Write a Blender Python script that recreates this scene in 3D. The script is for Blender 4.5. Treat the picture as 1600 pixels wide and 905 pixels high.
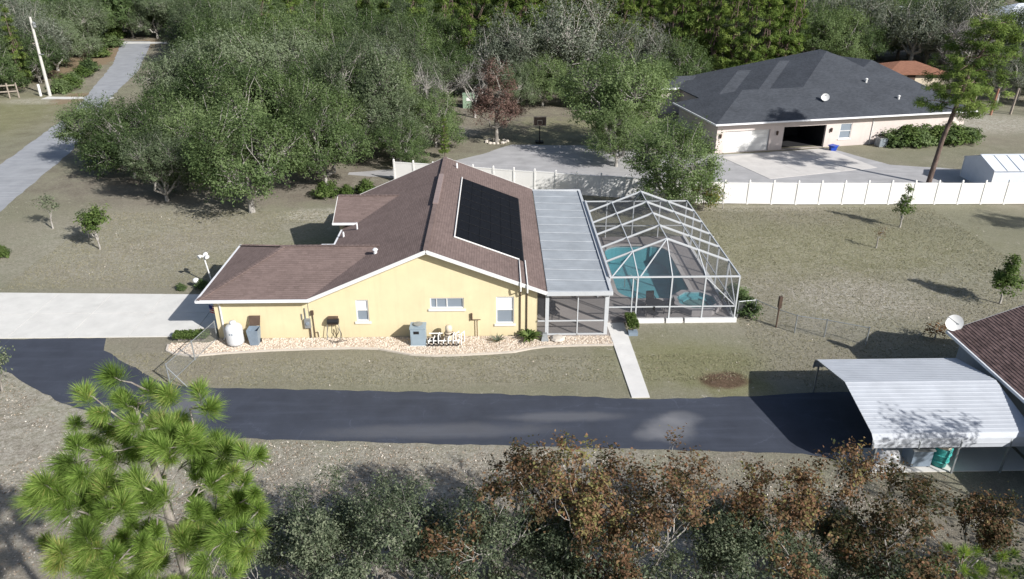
import bpy, math, random
import numpy as np
from mathutils import Vector
from mathutils.geometry import tessellate_polygon
S = bpy.context.scene
C = S.collection
for o in list(bpy.data.objects): bpy.data.objects.remove(o)
R_ = math.radians
# ------------------------------------------------------------------ camera
cd = bpy.data.cameras.new("camera"); cam = bpy.data.objects.new("camera", cd); C.objects.link(cam)
cam.location = (0, 0, 21.0); cam.rotation_euler = (R_(90 - 25.71), 0, R_(-1.2))
cd.sensor_width = 36; cd.lens = 26.49; cd.clip_start = 0.5; cd.clip_end = 3000
S.camera = cam
# ------------------------------------------------------------------ sky, sun, exposure
SUN = Vector((0.735, -0.678, 0)).normalized() * math.cos(R_(32)) + Vector((0, 0, math.sin(R_(32))))
w = bpy.data.worlds.new("World"); S.world = w; w.use_nodes = True
wn = w.node_tree.nodes; bg = wn['Background']
sk = wn.new('ShaderNodeTexSky'); sk.sky_type = 'NISHITA'; sk.sun_disc = False
sk.sun_elevation = R_(32); sk.sun_rotation = math.atan2(SUN.x, SUN.y); sk.altitude = 20
sk.air_density = 1.0; sk.dust_density = 1.6; sk.ozone_density = 1.0
w.node_tree.links.new(sk.outputs[0], bg.inputs[0]); bg.inputs[1].default_value = 0.08
sl = bpy.data.lights.new("sun", 'SUN'); sl.energy = 4.9; sl.angle = R_(0.6); sl.color = (1, .97, .925)
so = bpy.data.objects.new("sun", sl); C.objects.link(so); so.rotation_euler = SUN.to_track_quat('Z', 'Y').to_euler()
so.location = (40, -40, 60)
S.view_settings.view_transform = 'Standard'; S.view_settings.look = 'None'
S.view_settings.exposure = 0.42; S.view_settings.gamma = 1; S.view_settings.use_curve_mapping = False
S.cycles.use_denoising = True; S.cycles.transparent_max_bounces = 24
S.cycles.max_bounces = 5; S.cycles.diffuse_bounces = 3; S.cycles.glossy_bounces = 2; S.cycles.transmission_bounces = 3

# ------------------------------------------------------------------ materials
class NT:
    def __init__(s, name):
        s.m = bpy.data.materials.new(name); s.m.use_nodes = True; s.t = s.m.node_tree
        s.b = s.t.nodes['Principled BSDF']; s.out = s.t.nodes['Material Output']
        s.b.inputs['Specular IOR Level'].default_value = .3
    def n(s, typ, **k):
        x = s.t.nodes.new('ShaderNode' + typ)
        for a, v in k.items():
            if a[0] == '_': setattr(x, a[1:], v)
            else: x.inputs[a.replace('_', ' ')].default_value = v
        return x
    def l(s, a, b): s.t.links.new(a, b)
    def co(s, scale=None, src='Object'):
        c = s.n('TexCoord').outputs[src]
        if src == 'Object' and scale is None: return c
        if scale is not None:
            mp = s.n('Mapping'); mp.inputs['Scale'].default_value = scale if hasattr(scale, '__len__') else (scale,) * 3
            s.l(c, mp.inputs[0]); return mp.outputs[0]
        return c
    def pos(s, scale=1):
        g = s.n('NewGeometry').outputs['Position']; mp = s.n('Mapping')
        mp.inputs['Scale'].default_value = scale if hasattr(scale, '__len__') else (scale,) * 3
        s.l(g, mp.inputs[0]); return mp.outputs[0]
    def noise(s, vec, scale, detail=4, rough=.6, dist=0):
        x = s.n('TexNoise', Scale=scale, Detail=detail, Roughness=rough, Distortion=dist); s.l(vec, x.inputs['Vector']); return x.outputs['Fac']
    def ramp(s, fac, *stops):
        r = s.n('ValToRGB'); e = r.color_ramp.elements
        while len(e) < len(stops): e.new(.5)
        for el, (p, c) in zip(e, stops):
            el.position = p; el.color = (tuple(c) + (1,)) if hasattr(c, '__len__') else (c, c, c, 1)
        s.l(fac, r.inputs[0]); return r.outputs[0]
    def mix(s, f, a, b, mode='MIX'):
        x = s.t.nodes.new('ShaderNodeMix'); x.data_type = 'RGBA'; x.blend_type = mode
        for v, i in ((f, 0), (a, 6), (b, 7)):
            if hasattr(v, 'node'): s.l(v, x.inputs[i])
            else: x.inputs[i].default_value = v if i == 0 else (tuple(v) + (1,))
        return x.outputs[2]
    def math(s, op, a, b=None, c=None):
        x = s.n('Math', _operation=op)
        for i, v in enumerate((a, b, c)):
            if v is None: continue
            if hasattr(v, 'node'): s.l(v, x.inputs[i])
            else: x.inputs[i].default_value = v
        return x.outputs[0]
    def base(s, c):
        if hasattr(c, 'node'): s.l(c, s.b.inputs['Base Color'])
        else: s.b.inputs['Base Color'].default_value = tuple(c) + (1,)
    def bump(s, h, strength=.3, dist=.02):
        x = s.n('Bump', Strength=strength, Distance=dist); s.l(h, x.inputs['Height']); s.l(x.outputs[0], s.b.inputs['Normal'])
    def set(s, rough=.8, metal=0, spec=.3):
        s.b.inputs['Roughness'].default_value = rough; s.b.inputs['Metallic'].default_value = metal
        s.b.inputs['Specular IOR Level'].default_value = spec; return s.m

def plain(name, c, rough=.7, var=.12, scale=3, metal=0, spec=.3, bump=0, fine=40):
    m = NT(name); p = m.pos()
    a = tuple(x * (1 - var) for x in c); b = tuple(min(1, x * (1 + var)) for x in c)
    n1 = m.noise(p, scale, 5); n2 = m.noise(p, fine, 3)
    f = m.math('ADD', m.math('MULTIPLY', n1, .65), m.math('MULTIPLY', n2, .35))
    m.base(m.ramp(f, (.35, a), (.65, b)))
    if bump:
        m.bump(n2, bump, .01); sp = m.n('SeparateXYZ'); m.l(p, sp.inputs[0]); st = m.noise(m.pos((2.2, 2.2, .18)), 1.6, 5, .65)
        low = m.n('MapRange'); low.inputs[1].default_value = .75; low.inputs[2].default_value = .0; m.l(m.math('ADD', sp.outputs[2], m.math('MULTIPLY', st, -.35)), low.inputs[0])
        k = m.math('ADD', m.math('MULTIPLY', m.ramp(st, (.52, 0), (.75, 1)), .16), m.math('MULTIPLY', low.outputs[0], .22))
        src = m.b.inputs['Base Color'].links[0].from_socket; m.base(m.mix(k, src, tuple(x * .55 for x in c)))
    return m.set(rough, metal, spec)

def spot(m, pos, x, y, rx, ry, soft=.5, nz=None):
    """irregular patch mask round a place on the ground"""
    sp = m.n('SeparateXYZ'); m.l(pos, sp.inputs[0])
    dx = m.math('DIVIDE', m.math('SUBTRACT', sp.outputs[0], x), rx); dy = m.math('DIVIDE', m.math('SUBTRACT', sp.outputs[1], y), ry)
    d = m.math('SQRT', m.math('ADD', m.math('MULTIPLY', dx, dx), m.math('MULTIPLY', dy, dy)))
    if nz is not None: d = m.math('ADD', d, m.math('MULTIPLY', m.math('SUBTRACT', nz, .5), 1.6))
    x_ = m.n('MapRange'); x_.inputs[1].default_value = 1 + soft * .5; x_.inputs[2].default_value = 1 - soft * .5
    x_.interpolation_type = 'SMOOTHSTEP'
    m.l(d, x_.inputs[0]); return x_.outputs[0]

def ground_material():
    m = NT('lawn_soil'); p = m.pos()
    big = m.noise(p, .07, 5, .6); mid = m.noise(p, .5, 6, .65); fine = m.noise(p, 5, 6, .75); speck = m.noise(p, 2.2, 7, .8, .6)
    vfine = m.noise(p, 16, 3, .8)
    f = m.math('ADD', m.math('MULTIPLY', mid, .45), m.math('MULTIPLY', fine, .55))
    grass = m.ramp(f, (.30, (.178, .174, .116)), (.5, (.236, .229, .162)), (.70, (.295, .286, .216)))
    dry = m.ramp(f, (.30, (.202, .184, .137)), (.5, (.262, .241, .185)), (.70, (.325, .302, .240)))
    green = m.ramp(f, (.34, (.150, .155, .070)), (.5, (.22, .218, .11)), (.68, (.28, .27, .155)))
    litter = m.ramp(f, (.32, (.135, .115, .092)), (.5, (.225, .198, .163)), (.68, (.345, .315, .27)))
    c = m.mix(m.ramp(big, (.42, 0), (.62, 1)), grass, dry)
    for x, y, rx, ry in ((-62, 92, 9, 13), (22, 50, 12, 5), (-12, 48, 7, 6), (6, 88, 9, 8), (10, 34.5, 4, 2.5), (12.2, 31.9, 1.6, .9)):
        c = m.mix(m.math('MULTIPLY', spot(m, p, x, y, rx, ry, 1.2, mid), .75), c, green)
    # litter under the trees and in the woods
    for x, y, rx, ry in ((-24, 66, 17, 6), (-22, 92, 26, 22), (0, 17, 30, 9.5), (-30, 14, 12, 20), (16, 104, 22, 13), (-115, 190, 48, 95), (60, 190, 130, 75), (-12.5, 63.5, 5, 2.5)):
        c = m.mix(m.math('MULTIPLY', spot(m, p, x, y, rx, ry, .9, mid), .85), c, litter)
    # bare sand
    sand = m.ramp(f, (.35, (.40, .36, .30)), (.65, (.62, .59, .53)))
    sm = m.ramp(speck, (.6, 0), (.67, 1))
    sandy = m.math('MULTIPLY', sm, .68)
    for x, y, rx, ry, a in ((-13.5, 57.8, 4.5, 1.6, .85), (22.5, 42, 4.6, 3.2, .6), (-27, 49, 11, 4, .3), (-26, 28, 9, 8, .6), (-6, 25.5, 15, 2.6, .5), (-14, 23, 8, 3, .4), (20, 46, 16, 9, .3), (-25, 53, 12, 8, .36), (-3, 34, 11, 1.5, .22), (5.5, 20.5, 3, 1.6, .7), (-4.5, 20.2, 2.2, 1.1, .6), (53, 88, 14, 5, .75), (58, 118, 14, 4, .6), (-61, 103, 5, 2, .6), (-5, 85, 3, 2.4, .6), (16, 58.6, 16, .7, .3), (-2.5, 24.4, .9, .4, .7)):
        sandy = m.math('MAXIMUM', sandy, m.math('MULTIPLY', m.math('MULTIPLY', spot(m, p, x, y, rx, ry, .9, mid), m.ramp(m.math('ADD', m.math('MULTIPLY', speck, .6), m.math('MULTIPLY', fine, .4)), (.40, 0), (.56, 1))), a))
    c = m.mix(sandy, c, sand)
    mulch = m.ramp(f, (.35, (.06, .035, .025)), (.65, (.2, .12, .09)))
    c = m.mix(m.math('MULTIPLY', spot(m, p, 11.6, 32.6, 1.1, .8, .7, mid), .85), c, mulch)
    for x, y, rx, ry in ((-71, 140, 5, 24), (-57.5, 105, 2, 4)):
        c = m.mix(m.math('MULTIPLY', spot(m, p, x, y, rx, ry, .7, mid), .8), c, (.26, .19, .12))
    c = m.mix(1.0, c, m.ramp(vfine, (.32, .76), (.7, 1.2)), 'MULTIPLY')
    m.base(c); m.bump(m.math('ADD', m.math('MULTIPLY', fine, .7), vfine), .75, .09)
    return m.set(.95, 0, .1)

def asphalt(name, c, spots=(), var=.25, streak=None):
    m = NT(name); p = m.pos(); a = m.noise(p, .6, 6, .65); b = m.noise(p, 22, 3, .8)
    f = m.math('ADD', m.math('MULTIPLY', a, .7), m.math('MULTIPLY', b, .3))
    col = m.ramp(f, (.3, tuple(x * (1 - var) for x in c)), (.7, tuple(x * (1 + var) for x in c)))
    st = m.noise(m.pos((.12, 1.6, 1)), 1.4, 5, .65)
    col = m.mix(m.math('MULTIPLY', m.ramp(st, (.5, 0), (.72, 1)), .35), col, tuple(x * 1.75 for x in c))
    for x, y, rx, ry, k in spots:
        col = m.mix(m.math('MULTIPLY', spot(m, p, x, y, rx, ry, 1.1, a), k), col, (.27, .27, .28))
    vo = m.n('TexVoronoi', _feature='DISTANCE_TO_EDGE', Scale=.34); wv = m.noise(p, 1.2, 4); cv = m.n('VectorMath', _operation='ADD'); m.l(p, cv.inputs[0]); m.l(m.mix(1, (0, 0, 0), wv), cv.inputs[1]); m.l(cv.outputs[0], vo.inputs['Vector'])
    col = m.mix(m.math('MULTIPLY', m.ramp(vo.outputs['Distance'], (.0, 1), (.012, 0)), m.math('MULTIPLY', m.ramp(a, (.48, 0), (.6, 1)), .3)), col, tuple(x * 2.3 for x in c) if c[0] < .1 else tuple(x * .5 for x in c))
    m.base(col); m.bump(b, .3, .01); return m.set(.8, 0, .3)

def concrete(name, c):
    m = NT(name); p = m.pos(); a = m.noise(p, .9, 6, .6); b = m.noise(p, 30, 3)
    st = m.noise(p, .35, 4, .7, .8)
    col = m.ramp(m.math('ADD', m.math('MULTIPLY', a, .75), m.math('MULTIPLY', b, .25)), (.3, tuple(x * .86 for x in c)), (.7, tuple(min(.9, x * 1.08) for x in c)))
    col = m.mix(m.math('MULTIPLY', m.ramp(st, (.56, 0), (.7, 1)), .3), col, tuple(x * .66 for x in c))
    m.base(col); m.bump(b, .15, .005); return m.set(.85, 0, .2)

def shingle(name, c, streak=.2, step=.055):
    """asphalt shingles seen from afar: per-tab colour, courses as fine relief"""
    m = NT(name); p = m.pos(); sp = m.n('SeparateXYZ'); m.l(p, sp.inputs[0])
    cz = m.math('DIVIDE', sp.outputs[2], step); fl = m.math('FLOOR', cz)
    off = m.math('MULTIPLY', m.math('MODULO', fl, 3), .37)
    cx = m.math('FLOOR', m.math('ADD', m.math('DIVIDE', sp.outputs[0], .3), off)); cy = m.math('FLOOR', m.math('ADD', m.math('DIVIDE', sp.outputs[1], .3), off))
    cb = m.n('CombineXYZ'); m.l(cx, cb.inputs[0]); m.l(cy, cb.inputs[1]); m.l(fl, cb.inputs[2])
    wn_ = m.n('TexWhiteNoise'); m.l(cb.outputs[0], wn_.inputs['Vector'])
    a = m.noise(p, .45, 5, .65); b = m.noise(p, 9, 4, .7)
    f = m.math('ADD', m.math('ADD', m.math('MULTIPLY', wn_.outputs['Value'], .17), m.math('MULTIPLY', a, .43)), m.math('MULTIPLY', b, .4))
    col = m.ramp(f, (.25, tuple(x * (1 - streak * 1.6) for x in c)), (.5, c), (.75, tuple(x * (1 + streak * 1.5) for x in c)))
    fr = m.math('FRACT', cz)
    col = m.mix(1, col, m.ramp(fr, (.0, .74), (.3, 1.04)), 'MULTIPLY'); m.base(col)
    m.bump(m.math('ADD', m.math('MULTIPLY', fr, -1.0), m.math('MULTIPLY', b, .5)), .9, .03); return m.set(.92, 0, .15)

def leafmat(name, dark, mid, light, trans=.3, hue=.12, top=None):
    m = NT(name)
    at = m.n('Attribute', _attribute_name='tint'); oi = m.n('ObjectInfo')
    f = m.math('ADD', at.outputs['Fac'], m.math('MULTIPLY', m.math('SUBTRACT', oi.outputs['Random'], .5), hue * 2))
    col = m.ramp(f, (.1, dark), (.45, mid), (.72, light), (.92, top)) if top else m.ramp(f, (.1, dark), (.5, mid), (.9, light)); m.base(col); m.set(.7, 0, .12)
    tr = m.n('BsdfTranslucent'); m.l(m.mix(1, col, (1.15, 1.2, .6), 'MULTIPLY'), tr.inputs[0])
    mx = m.n('MixShader', Fac=trans); m.l(m.b.outputs[0], mx.inputs[1]); m.l(tr.outputs[0], mx.inputs[2]); m.l(mx.outputs[0], m.out.inputs[0])
    return m.m

def screenmat(name, c, fac):
    m = NT(name); m.base(c); m.set(.9, 0, .05)
    tr = m.n('BsdfTransparent'); mx = m.n('MixShader', Fac=fac); m.l(tr.outputs[0], mx.inputs[1]); m.l(m.b.outputs[0], mx.inputs[2]); m.l(mx.outputs[0], m.out.inputs[0])
    return m.m

def watermat():
    m = NT('pool_water'); p = m.pos(); nz = m.noise(p, 2.6, 4, .6, .6)
    bp = m.n('Bump', Strength=.25, Distance=.05); m.l(nz, bp.inputs['Height'])
    gl = m.n('BsdfGlossy', Roughness=.06); m.l(bp.outputs[0], gl.inputs['Normal'])
    tr = m.n('BsdfTransparent'); tr.inputs[0].default_value = (.66, .95, .97, 1)
    fr = m.n('LayerWeight', Blend=.3); fa_ = m.math('ADD', m.math('MULTIPLY', m.math('POWER', fr.outputs['Facing'], 4), .6), .025)
    mx = m.n('MixShader'); m.l(fa_, mx.inputs[0]); m.l(tr.outputs[0], mx.inputs[1]); m.l(gl.outputs[0], mx.inputs[2]); m.l(mx.outputs[0], m.out.inputs[0])
    return m.m

def glass(name, c, rough=.12):
    m = NT(name); m.base(c); return m.set(rough, 0, .6)

def barkmat(name, a, b, sc=6):
    m = NT(name); p = m.pos((1, 1, .35)); n1 = m.noise(p, sc, 5, .7); m.base(m.ramp(n1, (.35, a), (.65, b))); m.bump(n1, .6, .03); return m.set(.9, 0, .1)

M = dict(
    ground=ground_material(),
    road=asphalt('road_asphalt', (.30, .31, .33), var=.2), drive=asphalt('sealed_asphalt', (.046, .053, .072), ((7.9, 28.6, 1.0, .9, .42), (8.6, 29.4, .8, .5, .3), (6.9, 28.1, .7, .4, .3), (-14.9, 30.6, 1.0, 1.6, .35), (3.2, 29.6, 2.5, .35, .25), (-3, 28.6, 5, .5, .2))),
    court=asphalt('court_asphalt', (.36, .355, .36), var=.2), conc=concrete('concrete', (.63, .62, .59)), walk=concrete('walk_concrete', (.66, .65, .63)),
    nconc=concrete('apron_concrete', (.58, .555, .53)), deck=concrete('pool_deck', (.285, .262, .25)),
    yellow=plain('yellow_stucco', (.685, .592, .385), .9, .06, .8, bump=.3, fine=60), white=plain('white_paint', (.70, .70, .69), .5, .04, 2),
    gutter=plain('white_gutter', (.74, .75, .77), .4, .05, 3), fence=plain('white_vinyl', (.76, .752, .735), .45, .05, .7), beam=plain('white_aluminium', (.50, .52, .54), .35, .05, 1.5),
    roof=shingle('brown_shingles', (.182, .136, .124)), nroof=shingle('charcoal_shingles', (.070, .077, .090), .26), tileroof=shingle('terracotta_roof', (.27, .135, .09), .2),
    bshingle=plain('brown_tab', (.15, .10, .092), .95, .35, 2.5, bump=.5), ridge=plain('ridge_vent_shingle', (.27, .21, .20), .9, .15), solar=plain('black_collector', (.007, .008, .011), .75, .3, 6, spec=.12), pipe=plain('white_pipe', (.75, .75, .73), .45, .05),
    alu=plain('weathered_aluminium', (.31, .335, .36), .6, .16, .9, metal=.0, spec=.5), alucarport=plain('galvalume', (.44, .465, .505), .55, .10, 1.0, metal=.0, spec=.5),
    screen=screenmat('insect_screen', (.10, .105, .12), .31), chain=screenmat('chain_link_mesh', (.32, .33, .34), .13), tone=plain('galvanised_steel', (.30, .32, .33), .45, .15, 4, metal=.4),
    water=watermat(), plaster=plain('pool_plaster', (.24, .37, .41), .8, .16, .9), spaedge=plain('spa_coping', (.36, .34, .34), .8, .1), copin=plain('pool_coping', (.44, .41, .39), .85, .1),
    glassd=glass('window_glass', (.22, .26, .31)), blind=plain('window_blind', (.72, .74, .77), .5, .03), black=plain('black_metal', (.02, .02, .022), .5, .2), dark=plain('shade_and_door_black', (.018, .018, .02), .9, .2),  # last entry: near-black colour painted for garage shade, also on a door
    brown=plain('bronze_paint', (.09, .06, .045), .6, .2), tank=plain('tank_enamel', (.62, .63, .65), .35, .08, 2, spec=.4), bin=plain('blue_grey_plastic', (.20, .25, .31), .55, .12), heater=plain('heater_panel', (.27, .34, .40), .5, .08, 2),
    beige=plain('beige_plastic', (.62, .54, .42), .5, .08), stone=None, npink=plain('pinkish_stucco', (.60, .53, .50), .9, .06, .8, bump=.3), wood=plain('weathered_wood', (.30, .26, .22), .85, .25, 6), rust=plain('rusty_red_wood', (.33, .17, .12), .85, .2, 4),
    teal=plain('teal_plastic', (.05, .33, .31), .45, .15, 4), blue=plain('blue_plastic', (.02, .07, .42), .4, .1), shed=plain('shed_steel', (.62, .66, .72), .45, .06, 1), sage=plain('green_box', (.24, .33, .24), .6, .1), red=plain('red_cloth', (.5, .05, .06), .8, .1), navy=plain('navy_cloth', (.03, .05, .2), .8, .1),
    greyw=plain('grey_siding', (.30, .33, .37), .8, .08), kerb=concrete('bed_edging', (.55, .50, .44)), pole=plain('pole_concrete', (.5, .49, .46), .85, .12, 3),
    bark=barkmat('grey_oak_bark', (.13, .115, .10), (.33, .31, .28)), palebark=barkmat('pale_oak_bark', (.20, .185, .17), (.46, .44, .41)), pinebark=barkmat('pine_bark', (.07, .05, .045), (.2, .15, .125)), twig=barkmat('pale_pine_twig', (.15, .13, .115), (.36, .33, .30)),
    oak=leafmat('live_oak_leaf', (.052, .082, .034), (.118, .172, .068), (.205, .268, .125), .38, .3), oakg=leafmat('grey_oak_leaf', (.066, .088, .052), (.135, .175, .098), (.225, .272, .172), .38, .3), moss=leafmat('mossy_oak_leaf', (.075, .09, .068), (.155, .178, .136), (.265, .29, .24), .35), bright=leafmat('bright_leaf', (.05, .085, .022), (.095, .145, .04), (.165, .215, .075)),
    pine=leafmat('pine_needle', (.055, .095, .022), (.14, .205, .05), (.25, .315, .09)), fgneedle=leafmat('longleaf_needle', (.09, .14, .035), (.215, .335, .072), (.38, .48, .15), .45, .02, (.46, .38, .16)), brownleaf=leafmat('dead_leaf', (.07, .04, .022), (.17, .095, .05), (.30, .19, .10)), cypress=leafmat('rusty_cypress', (.075, .048, .042), (.15, .092, .08), (.26, .18, .15)),
    turkey=leafmat('turkey_oak_leaf', (.045, .056, .026), (.118, .076, .042), (.245, .135, .082), .3, .3, (.21, .20, .08)), grey=leafmat('bare_twig', (.085, .08, .075), (.14, .135, .125), (.21, .205, .195), .1), yell=leafmat('yellowing_leaf', (.08, .085, .02), (.17, .16, .04), (.28, .25, .08)), sapl=leafmat('sapling_oak_leaf', (.045, .062, .038), (.11, .14, .085), (.24, .265, .18)),
)
def stone_mat():
    m = NT('river_rock'); at = m.n('Attribute', _attribute_name='tint')
    m.base(m.ramp(at.outputs['Fac'], (.0, (.40, .32, .25)), (.45, (.56, .48, .39)), (.8, (.66, .59, .51)), (1, (.48, .43, .38)))); return m.set(.85, 0, .2)
M['stone'] = stone_mat()
def litter_mat(name, *st):
    m = NT(name); at = m.n('Attribute', _attribute_name='tint'); m.base(m.ramp(at.outputs['Fac'], *st)); return m.set(.8, 0, .2)
M['litter'] = litter_mat('fallen_leaves', (0, (.10, .07, .045)), (.5, (.32, .25, .18)), (.8, (.62, .57, .5)))
M['blade'] = litter_mat('grass_blade', (0, (.13, .128, .07)), (.5, (.215, .20, .125)), (1, (.30, .275, .185)))
# ------------------------------------------------------------------ mesh helpers
ORG = {}
class MB:
    def __init__(s): s.v = []; s.f = []
    def quad(s, *p): return s.poly(p)
    def poly(s, p):
        n = len(s.v); s.v += [tuple(q) for q in p]; s.f.append(tuple(range(n, n + len(p)))); return s
    def tess(s, loops, fn):
        """flat polygon with holes; fn maps a 2-d point to 3-d"""
        n = len(s.v); fl = [q for lp in loops for q in lp]
        s.v += [fn(q) for q in fl]
        for t in tessellate_polygon([[Vector((q[0], q[1], 0)) for q in lp] for lp in loops]): s.f.append(tuple(n + i for i in t))
        return s
    def box(s, x0, y0, z0, x1, y1, z1, c=None, rz=0):
        n = len(s.v); P = [(x, y, z) for z in (z0, z1) for x, y in ((x0, y0), (x1, y0), (x1, y1), (x0, y1))]
        if rz:
            cx, cy = c if c else ((x0 + x1) / 2, (y0 + y1) / 2); a, b = math.cos(rz), math.sin(rz)
            P = [(cx + (x - cx) * a - (y - cy) * b, cy + (x - cx) * b + (y - cy) * a, z) for x, y, z in P]
        s.v += P; s.f += [tuple(n + i for i in q) for q in ((3, 2, 1, 0), (4, 5, 6, 7), (0, 1, 5, 4), (1, 2, 6, 5), (2, 3, 7, 6), (3, 0, 4, 7))]; return s
    def slab(s, p, t, d=(0, 0, -1)):
        """polygon p given a thickness t along d"""
        n = len(s.v); k = len(p); s.v += [tuple(q) for q in p] + [tuple(q[i] + d[i] * t for i in range(3)) for q in p]
        s.f.append(tuple(range(n, n + k))); s.f.append(tuple(range(n + 2 * k - 1, n + k - 1, -1)))
        for i in range(k): j = (i + 1) % k; s.f.append((n + j, n + i, n + k + i, n + k + j))
        return s
    def bar(s, a, b, w, h):
        """rectangular bar from a to b, w wide and h high"""
        a = Vector(a); b = Vector(b); d = (b - a).normalized(); up = Vector((0, 0, 1)) if abs(d.z) < .95 else Vector((0, 1, 0))
        r = d.cross(up).normalized() * w / 2; u = r.cross(d).normalized() * h / 2; n = len(s.v)
        for c in (a, b): s.v += [tuple(c + x) for x in (-r - u, r - u, r + u, -r + u)]
        s.f += [tuple(n + i for i in q) for q in ((0, 1, 2, 3), (7, 6, 5, 4), (0, 4, 5, 1), (1, 5, 6, 2), (2, 6, 7, 3), (3, 7, 4, 0))]; return s
    def tube(s, pts, rad, k=6, cap=True):
        pts = [Vector(p) for p in pts]; rad = rad if hasattr(rad, '__len__') else [rad] * len(pts); n = len(s.v)
        for i, p in enumerate(pts):
            d = (pts[min(i + 1, len(pts) - 1)] - pts[max(i - 1, 0)]).normalized()
            a = d.orthogonal().normalized() if i == 0 else (a - d * a.dot(d)).normalized()
            b = d.cross(a)
            s.v += [tuple(p + (a * math.cos(t) + b * math.sin(t)) * rad[i]) for t in (2 * math.pi * j / k for j in range(k))]
        for i in range(len(pts) - 1):
            for j in range(k): s.f.append((n + i * k + j, n + i * k + (j + 1) % k, n + (i + 1) * k + (j + 1) % k, n + (i + 1) * k + j))
        if cap: s.f.append(tuple(range(n + k - 1, n - 1, -1))); s.f.append(tuple(range(n + (len(pts) - 1) * k, n + len(pts) * k)))
        return s
    def lathe(s, x, y, prof, k=20):
        return s.tube([(x, y, z + 1e-5 * i) for i, (r, z) in enumerate(prof)], [r for r, z in prof], k)
    def build(s, name, mat, parent=None, smooth=False, at=None):
        o3 = ORG.get(parent.name, (0, 0, 0)) if parent else (at or (0, 0, 0))
        me = bpy.data.meshes.new(name); me.from_pydata([(v[0] - o3[0], v[1] - o3[1], v[2] - o3[2]) for v in s.v], [], s.f)
        me.materials.append(M[mat]); me.update()
        if smooth: me.shade_smooth()
        o = bpy.data.objects.new(name, me); C.objects.link(o)
        if parent: o.parent = parent
        else: o.location = o3
        ORG[o.name] = o3; return o

def tag(o, label, cat, group=None):
    o['label'] = label; o['category'] = cat
    if group: o['group'] = group
    return o
def thing(name, label, cat, loc=(0, 0, 0), group=None):
    o = bpy.data.objects.new(name, None); C.objects.link(o); o.location = loc; o.empty_display_size = .3; ORG[o.name] = tuple(loc)
    return tag(o, label, cat, group)
def struct(o, label=None):
    o['kind'] = 'structure'
    if label: o['label'] = label
    return o
def stuff(o): o['kind'] = 'stuff'; return o
def copy_tree(o, loc, rz=0, sc=1, label=None):
    c = o.copy(); C.objects.link(c); c.location = loc; c.rotation_euler = (0, 0, rz); c.scale = (sc, sc, sc) if not hasattr(sc, '__len__') else sc
    if label: c['label'] = label
    for ch in o.children:
        d = ch.copy(); C.objects.link(d); d.parent = c
        for g in ch.children:
            e = g.copy(); C.objects.link(e); e.parent = d
    return c
def np_mesh(name, verts, k, tint, mat):
    """verts (n,k,3): n faces of k corners, one tint value per face"""
    n = len(verts); me = bpy.data.meshes.new(name)
    me.vertices.add(n * k); me.vertices.foreach_set('co', np.ascontiguousarray(verts, dtype=np.float32).ravel())
    me.loops.add(n * k); me.loops.foreach_set('vertex_index', np.arange(n * k, dtype=np.int32))
    me.polygons.add(n); me.polygons.foreach_set('loop_start', np.arange(0, n * k, k, dtype=np.int32)); me.polygons.foreach_set('loop_total', np.full(n, k, dtype=np.int32))
    a = me.attributes.new('tint', 'FLOAT', 'FACE'); a.data.foreach_set('value', np.asarray(tint, dtype=np.float32))
    me.update(calc_edges=True); me.materials.append(M[mat]); return me
def obj_of(me, name, parent=None):
    o = bpy.data.objects.new(name, me); C.objects.link(o); o.parent = parent; return o
def unit(a): return a / np.maximum(np.linalg.norm(a, axis=-1, keepdims=True), 1e-9)
def leaves(rng, c, nrm, size, asp=.55):
    """diamond leaves at c with normals nrm"""
    n = len(c); nrm = unit(nrm); t = unit(np.cross(nrm, rng.normal(size=(n, 3)))); b = np.cross(nrm, t)
    s = (size * rng.uniform(.65, 1.35, n))[:, None] if not hasattr(size, 'shape') else size[:, None]
    sag = -nrm * s * .18
    return np.stack([c - t * s * .5, c + b * s * .5 * asp, c + t * s * .5 + sag, c - b * s * .5 * asp], 1)
def clumps(rng, cen, cr, per, size, asp=.6, flat=.75, up=.5, core=None, spread=.55, spray=0):
    """leaf clumps round the centres cen: corners and tints"""
    n = len(cen); cr = np.broadcast_to(np.asarray(cr, float), (n,)); p = np.repeat(cen, per, 0); k = len(p)
    d = unit(rng.normal(size=(k, 3))) * (rng.random(k) ** spread)[:, None]; d[:, 2] *= flat
    pos = p + d * np.repeat(cr, per)[:, None]
    if spray:   # part of the leaves sit along twigs that leave the clump upward and outward
        cc = core if core is not None else cen.mean(0); nr_ = 5; rays = unit(unit(cen - cc)[:, None, :] * .7 + rng.normal(size=(n, nr_, 3)) * .75 + np.array([0, 0, .55]))
        sel = rng.random(k) < spray; pick = rays[np.repeat(np.arange(n), per), rng.integers(0, nr_, k)]; tt = rng.random(k)[:, None] ** .8
        sp_ = p + pick * tt * (np.repeat(cr, per) * 1.75)[:, None] + rng.normal(size=(k, 3)) * .07; pos = np.where(sel[:, None], sp_, pos)
    out = unit(pos - (core if core is not None else cen.mean(0)))
    nr = out * .55 + d * .6 + rng.normal(size=(k, 3)) * .36; nr[:, 2] += up
    tint = np.clip(np.repeat(rng.normal(.5, .19, n), per) + rng.normal(0, .10, k), 0, 1)
    return leaves(rng, pos, nr, size, asp), tint
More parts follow.
